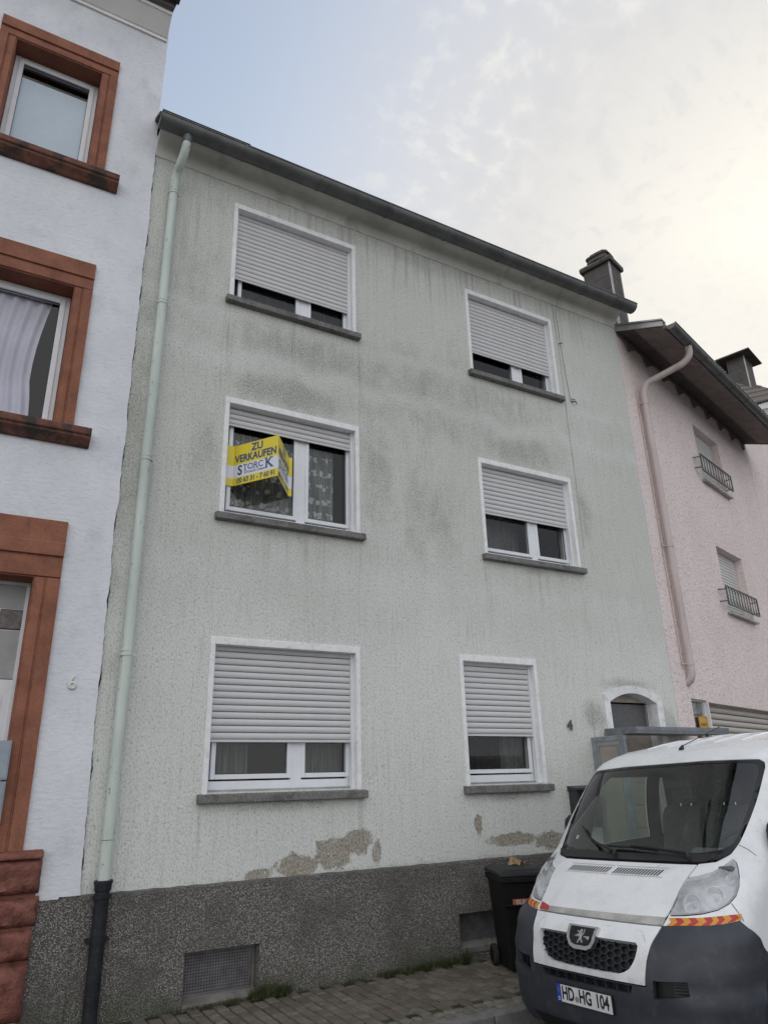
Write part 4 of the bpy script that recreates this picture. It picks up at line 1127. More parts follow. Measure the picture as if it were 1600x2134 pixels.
if nrm.z < 0:
    nrm = -nrm
tl = MB(); L_ = eu.length; eu.normalize(); V_ = ev.length; ev.normalize()
wv, hv = 0.30, 0.33
prof = [(0, .0), (.06, .05), (.15, .065), (.22, .03), (.285, .0)]
tl.add([Vector((0, 0, 0)) + eu * a + nrm * (b + .045) for a, b in prof] + [ev * (hv + .04) + eu * a + nrm * (b + .01) for a, b in prof] + [eu * a + nrm * (b + .01) for a, b in prof],
       [(i, i + 1, 6 + i, 5 + i) for i in range(4)] + [(i, 10 + i, 11 + i, i + 1) for i in range(4)])
tme = mesh_with(tl, 'roof_tile', M['tile']); cnt = 0
for j in range(10):
    for i in range(19):
        o = link('roof_tile', tme, FH); o.location = P00 + eu * (i * wv) + ev * (j * hv); cnt += 1
c2 = chimney(FH, 10.80, 11.48, 0.55, 1.05, 11.2, 13.78, 0.40)
m = MB(); m.add([(10.52, 0.30, 13.78), (11.76, 0.30, 13.78), (11.76, 1.30, 13.78), (10.52, 1.30, 13.78), (10.52, 0.30, 13.82), (11.76, 0.30, 13.82), (11.76, 1.30, 13.82), (10.52, 1.30, 13.82), (11.14, 0.8, 14.02)],
          [(3, 2, 1, 0), (0, 1, 5, 4), (1, 2, 6, 5), (2, 3, 7, 6), (3, 0, 4, 7), (4, 5, 8), (5, 6, 8), (6, 7, 8), (7, 4, 8)])
m.build('chimney_cap', M['chimney'], c2)
m = MB(); m.box(10.83, 11.45, 0.58, 1.02, 13.70, 13.785); m.build('chimney_neck', M['chimney_cap'], c2)

# ------------------------------------------------------------------ signs, numbers, letter boxes
s = link('house_number', text_mesh('4', 0.175, 0.006, M['rust'], bold=0.004)); s.matrix_world = frame_matrix((6.82, -0.022, 2.415), (1, 0, 0), (0.06, 0, 1))
tag(s, 'rusty iron house number 4 on the grey rendered wall left of the porch', 'house number')
m = MB()
ringpts = [(0.795 + 0.024 * math.cos(a), -0.042, 2.690 + 0.026 * math.sin(a)) for a in [2 * math.pi * k / 20 for k in range(21)]]
m.tube(ringpts, 0.0125, 8, False)
m.tube([(0.772, -0.042, 2.697), (0.775, -0.042, 2.722), (0.788, -0.042, 2.752), (0.804, -0.042, 2.775)], [0.0125, 0.0115, 0.011, 0.009], 8)
m.tube([(0.795, -0.028, 2.69), (0.795, -0.045, 2.69)], 0.012, 10)
tag(m.build('house_number', M['numwhite'], smooth=True, auto=50), 'white ceramic house number 6 on the white wall beside the red door surround', 'house number')

# letter box by the porch
LB = thing('letter_box', 'dark grey wall letter box with black flap beside the white van', 'letter box', (6.69, 0, 1.2))
m = MB(); m.box(0, 0.04, -0.13, -0.001, 0.0, 0.44); m.box(0.34, 0.38, -0.13, -0.001, 0.0, 0.44); m.box(0.04, 0.34, -0.05, -0.001, 0.0, 0.44); m.build('housing', M['mail'], LB, bevel=0.003)
m = MB(); m.extrude([(-0.001, 0.49), (-0.16, 0.465), (-0.16, 0.437), (-0.001, 0.442)], 'x', -0.02, 0.40); m.build('lid', M['mail'], LB, bevel=0.003)
MB().box(0.042, 0.338, -0.115, -0.052, 0.01, 0.435).build('flap', M['mail_in'], LB, bevel=0.003)
MB().tube([(0.28, -0.114, 0.40), (0.28, -0.124, 0.40)], 0.012, 10).build('lock', M['chrome'], LB)
# steel letter boxes at the left entrance
for k, (z0, lab) in enumerate(((1.885, 'upper brushed steel letter box on the red door surround'), (1.54, 'lower brushed steel letter box under the name plate box by the red door surround'))):
    B = thing('letter_box', lab, 'letter box', (-0.08, 0, z0), group='steel letter boxes at the left entrance')
    MB().box(0, 0.452, -0.12, -0.0635, 0.004, 0.32 if k == 0 else 0.338).build('body', M['steel'], B, bevel=0.004)
    MB().box(0.01, 0.44, -0.126, -0.1205, 0.02, 0.30).build('front_flap', M['steel'], B, bevel=0.002)
    MB().box(0.05, 0.33, -0.130, -0.1265, 0.22, 0.27).build('name_plate', M['platewhite'], B)

# for-sale sign standing out of the middle window
FS = thing('sale_sign', 'yellow and white folded estate agent for sale sign in the middle left window', 'sign', (2.58, 0.118, 4.985))
SH = 0.50; pts = [(-0.425, 0.0), (-0.345, 0.0), (0.0, -0.51), (0.335, 0.0), (0.375, 0.0)]
for (b0, b1, mt, nm) in ((0.0, 0.19, 'yellow', 'lower_band'), (0.19, 0.505, 'signwhite', 'white_band'), (0.505, 1.0, 'yellow', 'upper_band')):
    m = MB(); z0, z1 = SH * b0, SH * b1
    off = []
    for i, p in enumerate(pts):
        off.append((p[0], p[1] + 0.006))
    vs = [(p[0], p[1], z) for z in (z0, z1) for p in pts] + [(p[0], p[1], z) for z in (z0, z1) for p in off]
    fs = [(i, i + 1, 6 + i, 5 + i) for i in range(4)] + [(10 + i, 15 + i, 16 + i, 11 + i) for i in range(4)] + [(i, 10 + i, 11 + i, i + 1) for i in range(4)] + [(5 + i, 6 + i, 16 + i, 15 + i) for i in range(4)]
    m.add(vs, fs).build(nm, M[mt], FS)


def sign_face(a, b):
    a, b = Vector((*a, 0)), Vector((*b, 0)); ex = (b - a).normalized(); L = (b - a).length; nn = ex.cross(Vector((0, 0, 1)))
    def put(txt, cx, cz, size, mat, sx=1.0, bold=0.0, sp=1.0, name='lettering'):
        o = link(name, text_mesh(txt, size, 0.0, mat, sx=sx, bold=bold, spacing=sp), FS)
        o.matrix_parent_inverse = Matrix.Identity(4)
        o.matrix_basis = frame_matrix(a + ex * (L * cx) + Vector((0, 0, SH * cz)) + nn * 0.0025, ex, (0, 0, 1))
        return o
    put('ZU', 0.53, 0.86, 0.125, M['blue'], 0.95, 0.0035)
    put('VERKAUFEN', 0.50, 0.635, 0.125, M['blue'], 0.84, 0.0035)
    put('S', 0.155, 0.345, 0.165, M['blue'], 0.85, 0.004); put('TORC', 0.45, 0.395, 0.105, M['blue'], 0.98, 0.0005); put('K', 0.80, 0.375, 0.165, M['blue'], 0.95, 0.003)
    put('IMMOBILIEN GMBH', 0.475, 0.262, 0.036, M['blue'], 0.9, 0.0)
    put('0 63 31 - 7 60 91', 0.555, 0.098, 0.085, M['blue'], 0.83, 0.0018)
    # serifs on the agent's name and the little receiver mark
    sm_ = MB()
    def bar(cx, cz, w, h):
        c = a + ex * (L * cx) + Vector((0, 0, SH * cz)) + nn * 0.0028; e = ex * (w / 2); u = Vector((0, 0, h / 2))
        sm_.quad(c - e - u, c + e - u, c + e + u, c - e + u)
    for cx, cz, w in ((0.275, 0.325, 0.030), (0.465, 0.325, 0.028), (0.545, 0.325, 0.028), (0.735, 0.262, 0.045), (0.735, 0.487, 0.045), (0.87, 0.262, 0.045), (0.86, 0.487, 0.04)):
        bar(cx, cz, w, 0.007)
    sm_.build('lettering_serifs', M['blue'], FS, kind='stuff')
    ph = MB(); c = a + ex * (L * 0.13) + Vector((0, 0, SH * 0.098)) + nn * 0.003
    ph.tube([c + ex * (0.026 * math.cos(t_)) + Vector((0, 0, 0.032 * math.sin(t_))) for t_ in [0.5 + (2 * math.pi - .5) * k / 16 for k in range(17)]], 0.0025, 5)
    ph.tube([c + ex * -0.008 + Vector((0, 0, -0.016)), c + ex * -0.004, c + ex * 0.010 + Vector((0, 0, 0.018))], [0.005, 0.003, 0.006], 6)
    ph.build('receiver_mark', M['blue'], FS, kind='stuff')


sign_face(pts[1], pts[2]); sign_face(pts[2], pts[3])

# exit sign on the glass blocks
AS = thing('exit_sign', 'small amber sign reading Ausfahrt on the glass blocks beside the garage', 'sign', (8.93, 0, 0), rotz=R(17))
MB().box(0.86, 1.20, 0.035, 0.045, 2.30, 2.62).build('plate', M['amber'], AS)
for (tx, z, sz) in (('Ausfahrt', 2.50, 0.085), ('freihalten', 2.38, 0.075)):
    o = link('lettering', text_mesh(tx, sz, 0.0, M['ink'], sx=0.85), AS); o.matrix_basis = frame_matrix((1.03, 0.0335, z), (1, 0, 0), (0, 0, 1))
q = MB(); q.ring(0.868, 1.192, 2.308, 2.612, 0.006, 0.0335, 0.0348); q.build('border', M['ink'], AS)

# ------------------------------------------------------------------ wheelie bin and leaf
BN = thing('wheelie_bin', 'black two wheeled rubbish bin standing by the wall beside the white van', 'bin', (5.285, -0.585, 0.0), rotz=R(-20))
BN.scale = (0.95, 0.95, 0.985)
hb, ht = 0.19, 0.245; db, dt = 0.19, 0.27
m = MB(); m.add([(-hb, -db, .02), (hb, -db, .02), (hb, db, .02), (-hb, db, .02), (-ht, -dt, .86), (ht, -dt, .86), (ht, dt, .86), (-ht, dt, .86)], [(3, 2, 1, 0), (0, 1, 5, 4), (1, 2, 6, 5), (2, 3, 7, 6), (3, 0, 4, 7)])
m.box(-ht + .02, ht - .02, -dt - 0.012, dt, .60, .615)
m.build('body', M['binblack'], BN, bevel=0.02)
m = MB(); m.box(-ht - .022, ht + .022, -dt - .028, dt + .015, .815, .872); m.build('rim', M['binblack'], BN, bevel=0.012)
m = MB(); m.add([(-ht - .028, -dt - .035, .874), (ht + .028, -dt - .035, .874), (ht + .028, dt + .02, .884), (-ht - .028, dt + .02, .884), (-ht - .02, -dt - .025, .905), (ht + .02, -dt - .025, .905), (ht + .02, dt + .01, .925), (-ht - .02, dt + .01, .925),
                 (-ht + .05, -dt + .06, .935), (ht - .05, -dt + .06, .935), (ht - .05, dt - .06, .95), (-ht + .05, dt - .06, .95)],
          [(3, 2, 1, 0), (0, 1, 5, 4), (1, 2, 6, 5), (2, 3, 7, 6), (3, 0, 4, 7), (4, 5, 9, 8), (5, 6, 10, 9), (6, 7, 11, 10), (7, 4, 8, 11), (8, 9, 10, 11)])
m.build('lid', M['binlid'], BN, bevel=0.008)
MB().tube([(-ht + .03, dt + .05, .87), (ht - .03, dt + .05, .87)], 0.016, 8).build('handle', M['binblack'], BN)
m = MB()
for s in (-1, 1):
    m.box(s * (ht - .05) - .02, s * (ht - .05) + .02, dt - .01, dt + .06, .855, .885)
m.build('hinge', M['binblack'], BN)
for s in (-1, 1):
    w = MB().tube([(s * .215, .20, .10), (s * .265, .20, .10)], 0.10, 22).build('wheel', M['rubber'], BN, bevel=0.008)
    MB().tube([(s * .266, .20, .10), (s * .270, .20, .10)], 0.06, 18).build('hub', M['binblack'], w)
def on_front(x, z):
    t_ = (z - .02) / .84; return (x, -db + (-dt + db) * t_ - 0.0035, z)
m = MB(); m.quad(on_front(-.135, .60), on_front(.145, .60), on_front(.145, .665), on_front(-.135, .665)); st = m.build('sticker', M['sulo'], BN)
o = link('sticker_lettering', text_mesh('SULO', 0.062, 0.0, M['stickerw'], sx=1.25, bold=0.002), st); p_ = on_front(-.005, .632); o.matrix_basis = frame_matrix((p_[0], p_[1] - .002, p_[2]), (1, 0, 0), (0, -0.095, 1))
# curled leaf on the lid
random.seed(3); m = MB(); vs = []; nn = 9
for j in range(nn):
    for i in range(nn):
        u, v = i / (nn - 1) - .5, j / (nn - 1) - .5; rr = 1 - 0.5 * abs(v)
        vs.append((u * .19 * rr + random.uniform(-.006, .006), v * .13 + random.uniform(-.006, .006), 0.035 * (math.cos(u * 6) * 0.5 + 0.5) + 0.06 * max(0, u + v) + random.uniform(-.008, .012)))
lowest = min(v[2] for v in vs); vs = [(a, b, c - lowest) for a, b, c in vs]
m.add(vs, [(j * nn + i, j * nn + i + 1, (j + 1) * nn + i + 1, (j + 1) * nn + i) for j in range(nn - 1) for i in range(nn - 1)])
lf = m.build('dry_leaf', M['leaf']); lf.location = (5.37, -0.52, 0.931); lf.rotation_euler = (0, 0, .4); tag(lf, 'curled dry brown leaf lying on the black bin lid', 'leaf')

# ------------------------------------------------------------------ weeds along the wall
random.seed(11); m = MB()
def blade(x, y, h, lean):
    a = random.uniform(0, 2 * math.pi); w = random.uniform(.002, .0045); dx, dy = math.cos(a), math.sin(a)
    lx, ly = random.uniform(-1, 1) * lean, -abs(random.uniform(0, 1)) * lean
    p0 = Vector((x, y, -.01)); p1 = p0 + Vector((lx * .35, ly * .35, h * .6)); p2 = p0 + Vector((lx, ly, h))
    s = Vector((dx * w, dy * w, 0)); m.add([p0 - s, p0 + s, p1 + s * .7, p1 - s * .7, p2], [(0, 1, 2, 3), (3, 2, 4)])
for (xa, xb, n, hm) in ((2.02, 2.35, 160, .045), (2.35, 2.62, 170, .06), (2.60, 2.98, 620, .12), (2.68, 2.76, 40, .26), (3.55, 3.75, 70, .04), (3.9, 5.0, 900, .075), (4.4, 4.95, 300, .12), (4.92, 5.0, 60, .2), (3.1, 3.5, 60, .03), (1.75, 2.0, 40, .04), (5.3, 7.2, 300, .06)):
    for _ in range(n):
        x = random.uniform(xa, xb); blade(x, -0.03 - abs(random.gauss(0, .035)), random.uniform(.3, 1) * hm, hm * .6)
for _ in range(500):
    x = random.uniform(1.8, 5.6); y = random.uniform(-1.5, -.05)
    i_ = round((x + 1.0) / PX - .5) + .5; blade(-1.0 + i_ * PX + random.uniform(-.003, .003), y, random.uniform(.004, .016), .008)
tag(m.build('weeds', M['weed']), 'low green weeds and grass growing along the foot of the wall', 'weeds', kind='stuff')
m = MB()
for _ in range(70):
    x = random.choice((random.uniform(1.9, 3.1), random.uniform(3.2, 5.4))); y = -0.03 - abs(random.gauss(0, .09)); a = random.uniform(0, 6.28); s = random.uniform(.010, .024)
    c, d = math.cos(a) * s, math.sin(a) * s; z = .006
    m.add([(x - c, y - d, z), (x + d * .5, y - c * .5, z + .006), (x + c, y + d, z + .003), (x - d * .5, y + c * .5, z + .010)], [(0, 1, 2, 3)])
tag(m.build('leaf_litter', M['leafdark']), 'small brown fallen leaves scattered along the wall foot', 'leaves', kind='stuff')

# ------------------------------------------------------------------ white van (local x = its left side, y = towards its rear, z = up)
VAN = thing('parked_van', 'white panel van with charcoal bumper and chevron tape parked at the kerb', 'van')
VAN.matrix_world = Matrix(((0.05231013, 0.99862953, -0.00164391, 4.14921502), (-0.99813677, 0.05233596, 0.03136771, -2.72300794), (0.03141076, 0.0, 0.99950656, -0.1197781), (0, 0, 0, 1)))
VK = [[0.16, 0.1, 0.5, 2.6, 0.93], [0.22, 0.03, 0.5, 2.8, 0.96], [0.32, 0.0, 0.52, 2.9, 0.99], [0.6, 0.0, 0.55, 2.9, 1.02], [0.8, 0.04, 0.6, 2.7, 1.025], [0.92, 0.14, 0.58, 2.8, 1.03],
      [1.05, 0.265, 0.56, 2.9, 1.04], [1.2, 0.43, 0.5, 3.0, 1.045], [1.28, 0.58, 0.43, 3.0, 1.045], [1.34, 0.68, 0.37, 3.0, 1.04], [1.6, 0.92, 0.31, 3.0, 1.01], [1.95, 1.235, 0.27, 3.0, 0.945],
      [2.04, 1.33, 0.27, 3.0, 0.92], [2.1, 1.46, 0.3, 2.8, 0.9], [2.16, 1.66, 0.36, 2.6, 0.87], [2.25, 2.3, 0.46, 2.3, 0.76]]
VREAR = 4.95


def vprof(z):
    # monotone cubic-like interpolation (Catmull-Rom on the knots) keeps the shell smooth
    z = min(max(z, VK[0][0]), VK[-1][0])
    i = max(k for k in range(len(VK) - 1) if VK[k][0] <= z + 1e-9)
    a, b = VK[i], VK[i + 1]; h = b[0] - a[0]; t_ = (z - a[0]) / h
    o = []
    for c in range(1, 5):
        d = (b[c] - a[c]) / h
        dl = (a[c] - VK[i - 1][c]) / (a[0] - VK[i - 1][0]) if i > 0 else d
        dr = (VK[i + 2][c] - b[c]) / (VK[i + 2][0] - b[0]) if i + 2 < len(VK) else d
        m0 = 0 if dl * d < 0 else (2 * dl * d / (dl + d) if dl + d else 0); m1 = 0 if dr * d < 0 else (2 * dr * d / (dr + d) if dr + d else 0)
        t2, t3 = t_ * t_, t_ ** 3
        o.append((2 * t3 - 3 * t2 + 1) * a[c] + (t3 - 2 * t2 + t_) * h * m0 + (-2 * t3 + 3 * t2) * b[c] + (t3 - t2) * h * m1)
    return o


def VS(a, z):
    f0, F, n, hw = vprof(z); s = 1 if a >= 0 else -1; a = abs(a)
    if a <= 1:
        th = a * math.pi / 2; si, co = math.sin(th), max(0.0, math.cos(th)); r = (si ** n + co ** n) ** (-1 / n)
        return Vector((s * hw * r * si, f0 + F * (1 - r * co), z))
    fs = f0 + F
    return Vector((s * hw, fs + (VREAR - fs) * (a - 1) / 3, z))


def VN(a, z):
    e = 2e-3; z0, z1 = max(.161, z - e), min(2.249, z + e)
    d1 = VS(a + e, z) - VS(a - e, z); d2 = VS(a, z1) - VS(a, z0); n = d2.cross(d1)
    n.normalize()
    p = VS(a, z)
    return n if n.dot(p - Vector((0, 3.0, 1.1))) > 0 else -n


def u2a(u, z):
    f0, F, n, hw = vprof(z); t_ = min(abs(u) / hw, 0.99999)
    return math.copysign(math.atan2(t_, (1 - t_ ** n) ** (1 / n)) / (math.pi / 2), u)


def f2a(f, z):
    f0, F, n, hw = vprof(z); fs = f0 + F
    if f >= fs:
        return 1 + 3 * (f - fs) / (VREAR - fs)
    c = (F - (f - f0)) / F; s_ = max(0, 1 - c ** n) ** (1 / n); return math.atan2(s_, c) / (math.pi / 2)


AS_ = 1.35                                   # metres per unit of the section parameter


def dom(poly):
    return [(u2a(u, z) * AS_, z) for u, z in poly]


def densify(poly, step):
    o = []
    for i, p in enumerate(poly):
        q = poly[(i + 1) % len(poly)]; k = max(1, int(math.hypot(q[0] - p[0], q[1] - p[1]) / step + .5))
        o += [(p[0] + (q[0] - p[0]) * j / k, p[1] + (q[1] - p[1]) * j / k) for j in range(k)]
    return o


def area(poly):
    return sum(p[0] * q[1] - q[0] * p[1] for p, q in zip(poly, poly[1:] + poly[:1])) / 2


def inset(poly, d):
    s = 1 if area(poly) > 0 else -1; o = []; n = len(poly)
    for i in range(n):
        a, b, c = Vector(poly[i - 1]), Vector(poly[i]), Vector(poly[(i + 1) % n])
        e1, e2 = (b - a), (c - b)
        if e1.length < 1e-9 or e2.length < 1e-9:
            o.append(poly[i]); continue
        e1.normalize(); e2.normalize()
        n1 = Vector((-e1.y, e1.x)) * s; n2 = Vector((-e2.y, e2.x)) * s; m_ = n1 + n2
        k = 1 + n1.dot(n2)
        m_ = m_ / max(k, 0.35)
        o.append((b.x + m_.x * d, b.y + m_.y * d))
    return o


def smooth_poly(poly, it=2, keep=()):
    for _ in range(it):
        o = []
        n = len(poly)
        for i in range(n):
            p, q = poly[i], poly[(i + 1) % n]
            o += [(p[0] * .75 + q[0] * .25, p[1] * .75 + q[1] * .25), (p[0] * .25 + q[0] * .75, p[1] * .25 + q[1] * .75)]
        poly = o
    return poly


def inside(p, poly):
    c = False; x, y = p; n = len(poly); j = n - 1
    for i in range(n):
        xi, yi = poly[i]; xj, yj = poly[j]
        if (yi > y) != (yj > y) and x < (xj - xi) * (y - yi) / (yj - yi) + xi:
            c = not c
        j = i
    return c


def mirror(poly):
    return [(-a, z) for a, z in poly[::-1]]


def shell_part(name, mat, outer, hls=(), off=0.0, grid=0.045, rim=0.014, step=0.02, parent=VAN, offs=None, smooth=True, both=False):
    """a panel lying on the van's shell: outline and holes in shell coordinates, triangulated and given a turned-in edge"""
    if both:
        shell_part(name, mat, mirror(outer), [mirror(h) for h in hls], off, grid, rim, step, parent, offs, smooth)
    mb = MB()
    for oc in [outer]:
        hl = list(hls)
        loops = [densify(oc, step)] + [densify(h, step) for h in hl]
        pts = []; edges = []
        for lp in loops:
            o = len(pts); pts += [Vector(p) for p in lp]; edges += [(o + i, o + (i + 1) % len(lp)) for i in range(len(lp))]
        xs = [p.x for p in pts]; ys = [p.y for p in pts]
        x = min(xs) + grid * .5
        bp = [(p.x, p.y) for p in pts]
        cells = {}
        for q in bp:
            cells.setdefault((int(q[0] / grid), int(q[1] / grid)), []).append(q)
        while x < max(xs):
            y = min(ys) + grid * .5
            g_ = grid if abs(x) < 1.6 else grid * 2.5
            while y < max(ys):
                if inside((x, y), loops[0]) and not any(inside((x, y), h) for h in loops[1:]):
                    ci, cj = int(x / grid), int(y / grid); okp = True
                    for a_ in (-1, 0, 1):
                        for b_ in (-1, 0, 1):
                            for q in cells.get((ci + a_, cj + b_), ()):
                                if (q[0] - x) ** 2 + (q[1] - y) ** 2 < (grid * .45) ** 2:
                                    okp = False
                    if okp:
                        pts.append(Vector((x, y)))
                y += g_
            x += g_
        vco, ed, fc, ov, oe, of = mgeo.delaunay_2d_cdt(pts, edges, [], 0, 1e-6)
        keep = []
        for f in fc:
            c = (sum(vco[i].x for i in f) / len(f), sum(vco[i].y for i in f) / len(f))
            if inside(c, loops[0]) and not any(inside(c, h) for h in loops[1:]):
                keep.append(tuple(f))
        P3 = []; N3 = []
        for p in vco:
            a, z = p.x / AS_, min(max(p.y, .165), 2.245); nn_ = VN(a, z); d = off if offs is None else offs(a, z)
            P3.append(VS(a, z) + nn_ * d); N3.append(nn_)
        o = len(mb.v); mb.v += [tuple(p) for p in P3]
        ff = []
        for f in keep:
            nf = (P3[f[1]] - P3[f[0]]).cross(P3[f[2]] - P3[f[0]])
            ff.append(f if nf.dot(N3[f[0]]) > 0 else f[::-1])
        mb.f += [tuple(i + o for i in f) for f in ff]
        if rim:
            cnt = {}
            for f in ff:
                for i in range(len(f)):
                    e = (f[i], f[(i + 1) % len(f)]); cnt[e] = cnt.get(e, 0) + 1
            bnd = [e for e in cnt if (e[1], e[0]) not in cnt]
            low = {}
            for e in bnd:
                for i in e:
                    if i not in low:
                        low[i] = len(mb.v); mb.v.append(tuple(P3[i] - N3[i] * rim))
            mb.f += [(e[1] + o, e[0] + o, low[e[0]], low[e[1]]) for e in bnd]
    me = mb.mesh(name); me.materials.append(mat)
    if smooth:
        me.polygons.foreach_set('use_smooth', [True] * len(me.polygons)); me.set_sharp_from_angle(angle=R(48))
    return link(name, me, parent)


sym = lambda right: right + [(-u, z) for u, z in right[::-1]]
WS = dom(sym([(0.645, 1.285), (0.775, 1.297), (0.845, 1.345), (0.876, 1.42), (0.903, 1.56), (0.915, 1.75), (0.905, 1.925), (0.89, 1.967), (0.85, 1.992), (0.4, 2.008)]))
CLEAR = dom(sym([(0.60, 1.350), (0.775, 1.372), (0.832, 1.41), (0.855, 1.48), (0.872, 1.60), (0.882, 1.755), (0.874, 1.915), (0.85, 1.955), (0.80, 1.972), (0.4, 1.985)]))
HOOD = dom(sym([(0.60, 0.930), (0.628, 1.018), (0.642, 1.12), (0.657, 1.205), (0.662, 1.282)]))
HL = dom([(0.648, 1.205), (0.706, 1.212), (0.793, 1.239), (0.833, 1.272), (0.868, 1.313), (0.90, 1.295), (0.925, 1.265), (0.958, 1.215), (0.972, 1.16), (0.968, 1.106), (0.945, 1.062), (0.90, 1.028), (0.828, 1.006), (0.727, 0.993), (0.634, 0.988)])
PANEL = dom(sym([(0.528, 0.594), (0.545, 0.736), (0.568, 0.818), (0.590, 0.878), (0.606, 0.923)]))
GRILLE = smooth_poly(dom(sym([(0.31, 0.632), (0.40, 0.66), (0.445, 0.705), (0.468, 0.76), (0.478, 0.824), (0.40, 0.826)])), 1)
INTAKE = dom([(-0.43, 0.583), (-0.41, 0.535), (0.41, 0.535), (0.43, 0.583)])
FOG = dom([(0.585, 0.628), (0.795, 0.640), (0.800, 0.565), (0.575, 0.525)])
WHZ, WHF, WHR = 0.335, 0.95, 0.40
arch = []
for k in range(0, 25):
    th = math.pi - math.pi * k / 24; f, z = WHF + (WHR + .02) * math.cos(th), WHZ + (WHR + .02) * math.sin(th)
    arch.append((f2a(f, max(z, .2)) * AS_, max(z, .2)))
rarch = []
for k in range(0, 25):
    th = math.pi - math.pi * k / 24; f, z = 3.95 + (WHR) * math.cos(th), WHZ + WHR * math.sin(th)
    rarch.append((f2a(f, max(z, .3)) * AS_, max(z, .3)))
# split line between bumper and wing on the side, ending on the wheel arch
ai = 8
arch_pt = arch[ai]
BUMP_R = [(u2a(0.612, .926) * AS_, .926), (u2a(.854, .936) * AS_, .936), (u2a(.995, .962) * AS_, .962), (f2a(.52, .925) * AS_, .925), (f2a(.585, .865) * AS_, .865), (f2a(.655, .78) * AS_, .78)]
bump_side = [p for p in arch[:ai + 1]][::-1]
BUMPER_R = BUMP_R + bump_side + [(f2a(.56, .20) * AS_, .20)]
BUMPER = [(p[0], p[1]) for p in BUMPER_R] + [(u2a(.5, .2) * AS_, .2), (-u2a(.5, .2) * AS_, .2)] + mirror(BUMPER_R)
# close along the panel outline
inner = [(u2a(u, z) * AS_, z) for u, z in ((-0.612, .926), (-0.595, .878), (-0.573, .818), (-0.549, .736), (-0.533, .590), (0.533, .590), (0.549, .736), (0.573, .818), (0.595, .878), (0.612, .926))]
BUMPER = BUMPER + inner[1:-1]
STRIPE = dom([(0.627, 0.981), (0.833, 0.988), (0.985, 1.004), (0.998, 0.966), (0.935, 0.950), (0.853, 0.940), (0.627, 0.930)])
W1 = [(f2a(1.36, 1.40) * AS_, 1.40), (f2a(1.55, 1.86) * AS_, 1.86), (f2a(1.66, 1.93) * AS_, 1.93), (f2a(2.22, 1.93) * AS_, 1.93), (f2a(2.22, 1.36) * AS_, 1.36), (f2a(1.45, 1.33) * AS_, 1.33)]
W2 = [(f2a(2.42, 1.38) * AS_, 1.38), (f2a(2.42, 1.92) * AS_, 1.92), (f2a(3.35, 1.92) * AS_, 1.92), (f2a(3.35, 1.38) * AS_, 1.38)]
DOORLINE = None
AE = 3.999 * AS_
# dark sub-shell seen through the shut lines
under_holes = [inset(WS, .012), inset(W1, -.004), mirror(inset(W1, -.004)), inset(W2, -.004), mirror(inset(W2, -.004)), inset(HL, .02), mirror(inset(HL, .02)), inset(GRILLE, -.01), inset(INTAKE, -.01), inset(FOG, -.01), mirror(inset(FOG, -.01)),
               arch, mirror(arch), rarch, mirror(rarch)]
low_a = [(-AE, .3), (-f2a(1.4, .3) * AS_, .3)]
OUT = [(-AE, .30), (-f2a(1.40, .30) * AS_, .28), (-f2a(1.37, .21) * AS_, .19), (-f2a(.56, .2) * AS_, .19), (f2a(.56, .2) * AS_, .19), (f2a(1.37, .21) * AS_, .19), (f2a(1.40, .30) * AS_, .28), (AE, .30), (AE, 2.243), (-AE, 2.243)]
shell_part('under_shell', M['black'], OUT, under_holes, off=-0.016, grid=0.07, rim=0, step=.05)
# painted body with real openings
BODY_FRONT = [(f2a(.655, .78) * AS_, .78)]
body_outer = [(AE, 2.243), (-AE, 2.243), (-AE, .30)]
left = mirror(rarch)           # left-hand copies run front to back reversed; lower edge follows both arches
lower_r = [(arch[-1][0], .28)] + [(rarch[0][0], .30)] + rarch + [(AE, .30)]
front_edge_r = BUMP_R[:]
body_r = arch[ai:] + lower_r
top_r = [(AE, 2.243)]
right_half = [(0.0, .926)] + [(BUMP_R[0][0], BUMP_R[0][1])] + BUMP_R[1:] + body_r + top_r
BODY = right_half + mirror(right_half)[0:-1]
BODY = [p for i, p in enumerate(BODY) if i == 0 or (abs(p[0] - BODY[i - 1][0]) + abs(p[1] - BODY[i - 1][1])) > 1e-5]
body_holes = [WS, HL, mirror(HL), W1, mirror(W1), W2, mirror(W2)]
hood_hole = inset(HOOD, -.004)
hood_hole = [(a, min(z, 1.283)) if z > 1.1 else (a, z) for a, z in hood_hole]
# bonnet and windscreen openings meet: join them into one hole
WSH = WS
i0 = 0
hr = dom([(0.604, .9275), (0.632, 1.018), (0.646, 1.12), (0.661, 1.205), (0.664, 1.2835)])
JOIN = hr + dom([(0.775, 1.297), (0.845, 1.345), (0.876, 1.42), (0.903, 1.56), (0.915, 1.75), (0.905, 1.925), (0.89, 1.967), (0.85, 1.992), (0.4, 2.008), (-0.4, 2.008), (-0.85, 1.992), (-0.89, 1.967), (-0.905, 1.925), (-0.915, 1.75), (-0.903, 1.56), (-0.876, 1.42), (-0.845, 1.345), (-0.775, 1.297)]) + mirror(hr)
shell_part('body', M['paint'], inset(BODY, .003), [JOIN, inset(HL, -.003), mirror(inset(HL, -.003)), W1, mirror(W1), W2, mirror(W2)], grid=.05, step=.025)
shell_part('bonnet', M['paint'], inset(HOOD, .0045), [], off=.002, grid=.05)
shell_part('grille_panel', M['paint'], inset(PANEL, .002), [GRILLE], off=.012, rim=.05, grid=.05, step=.015)
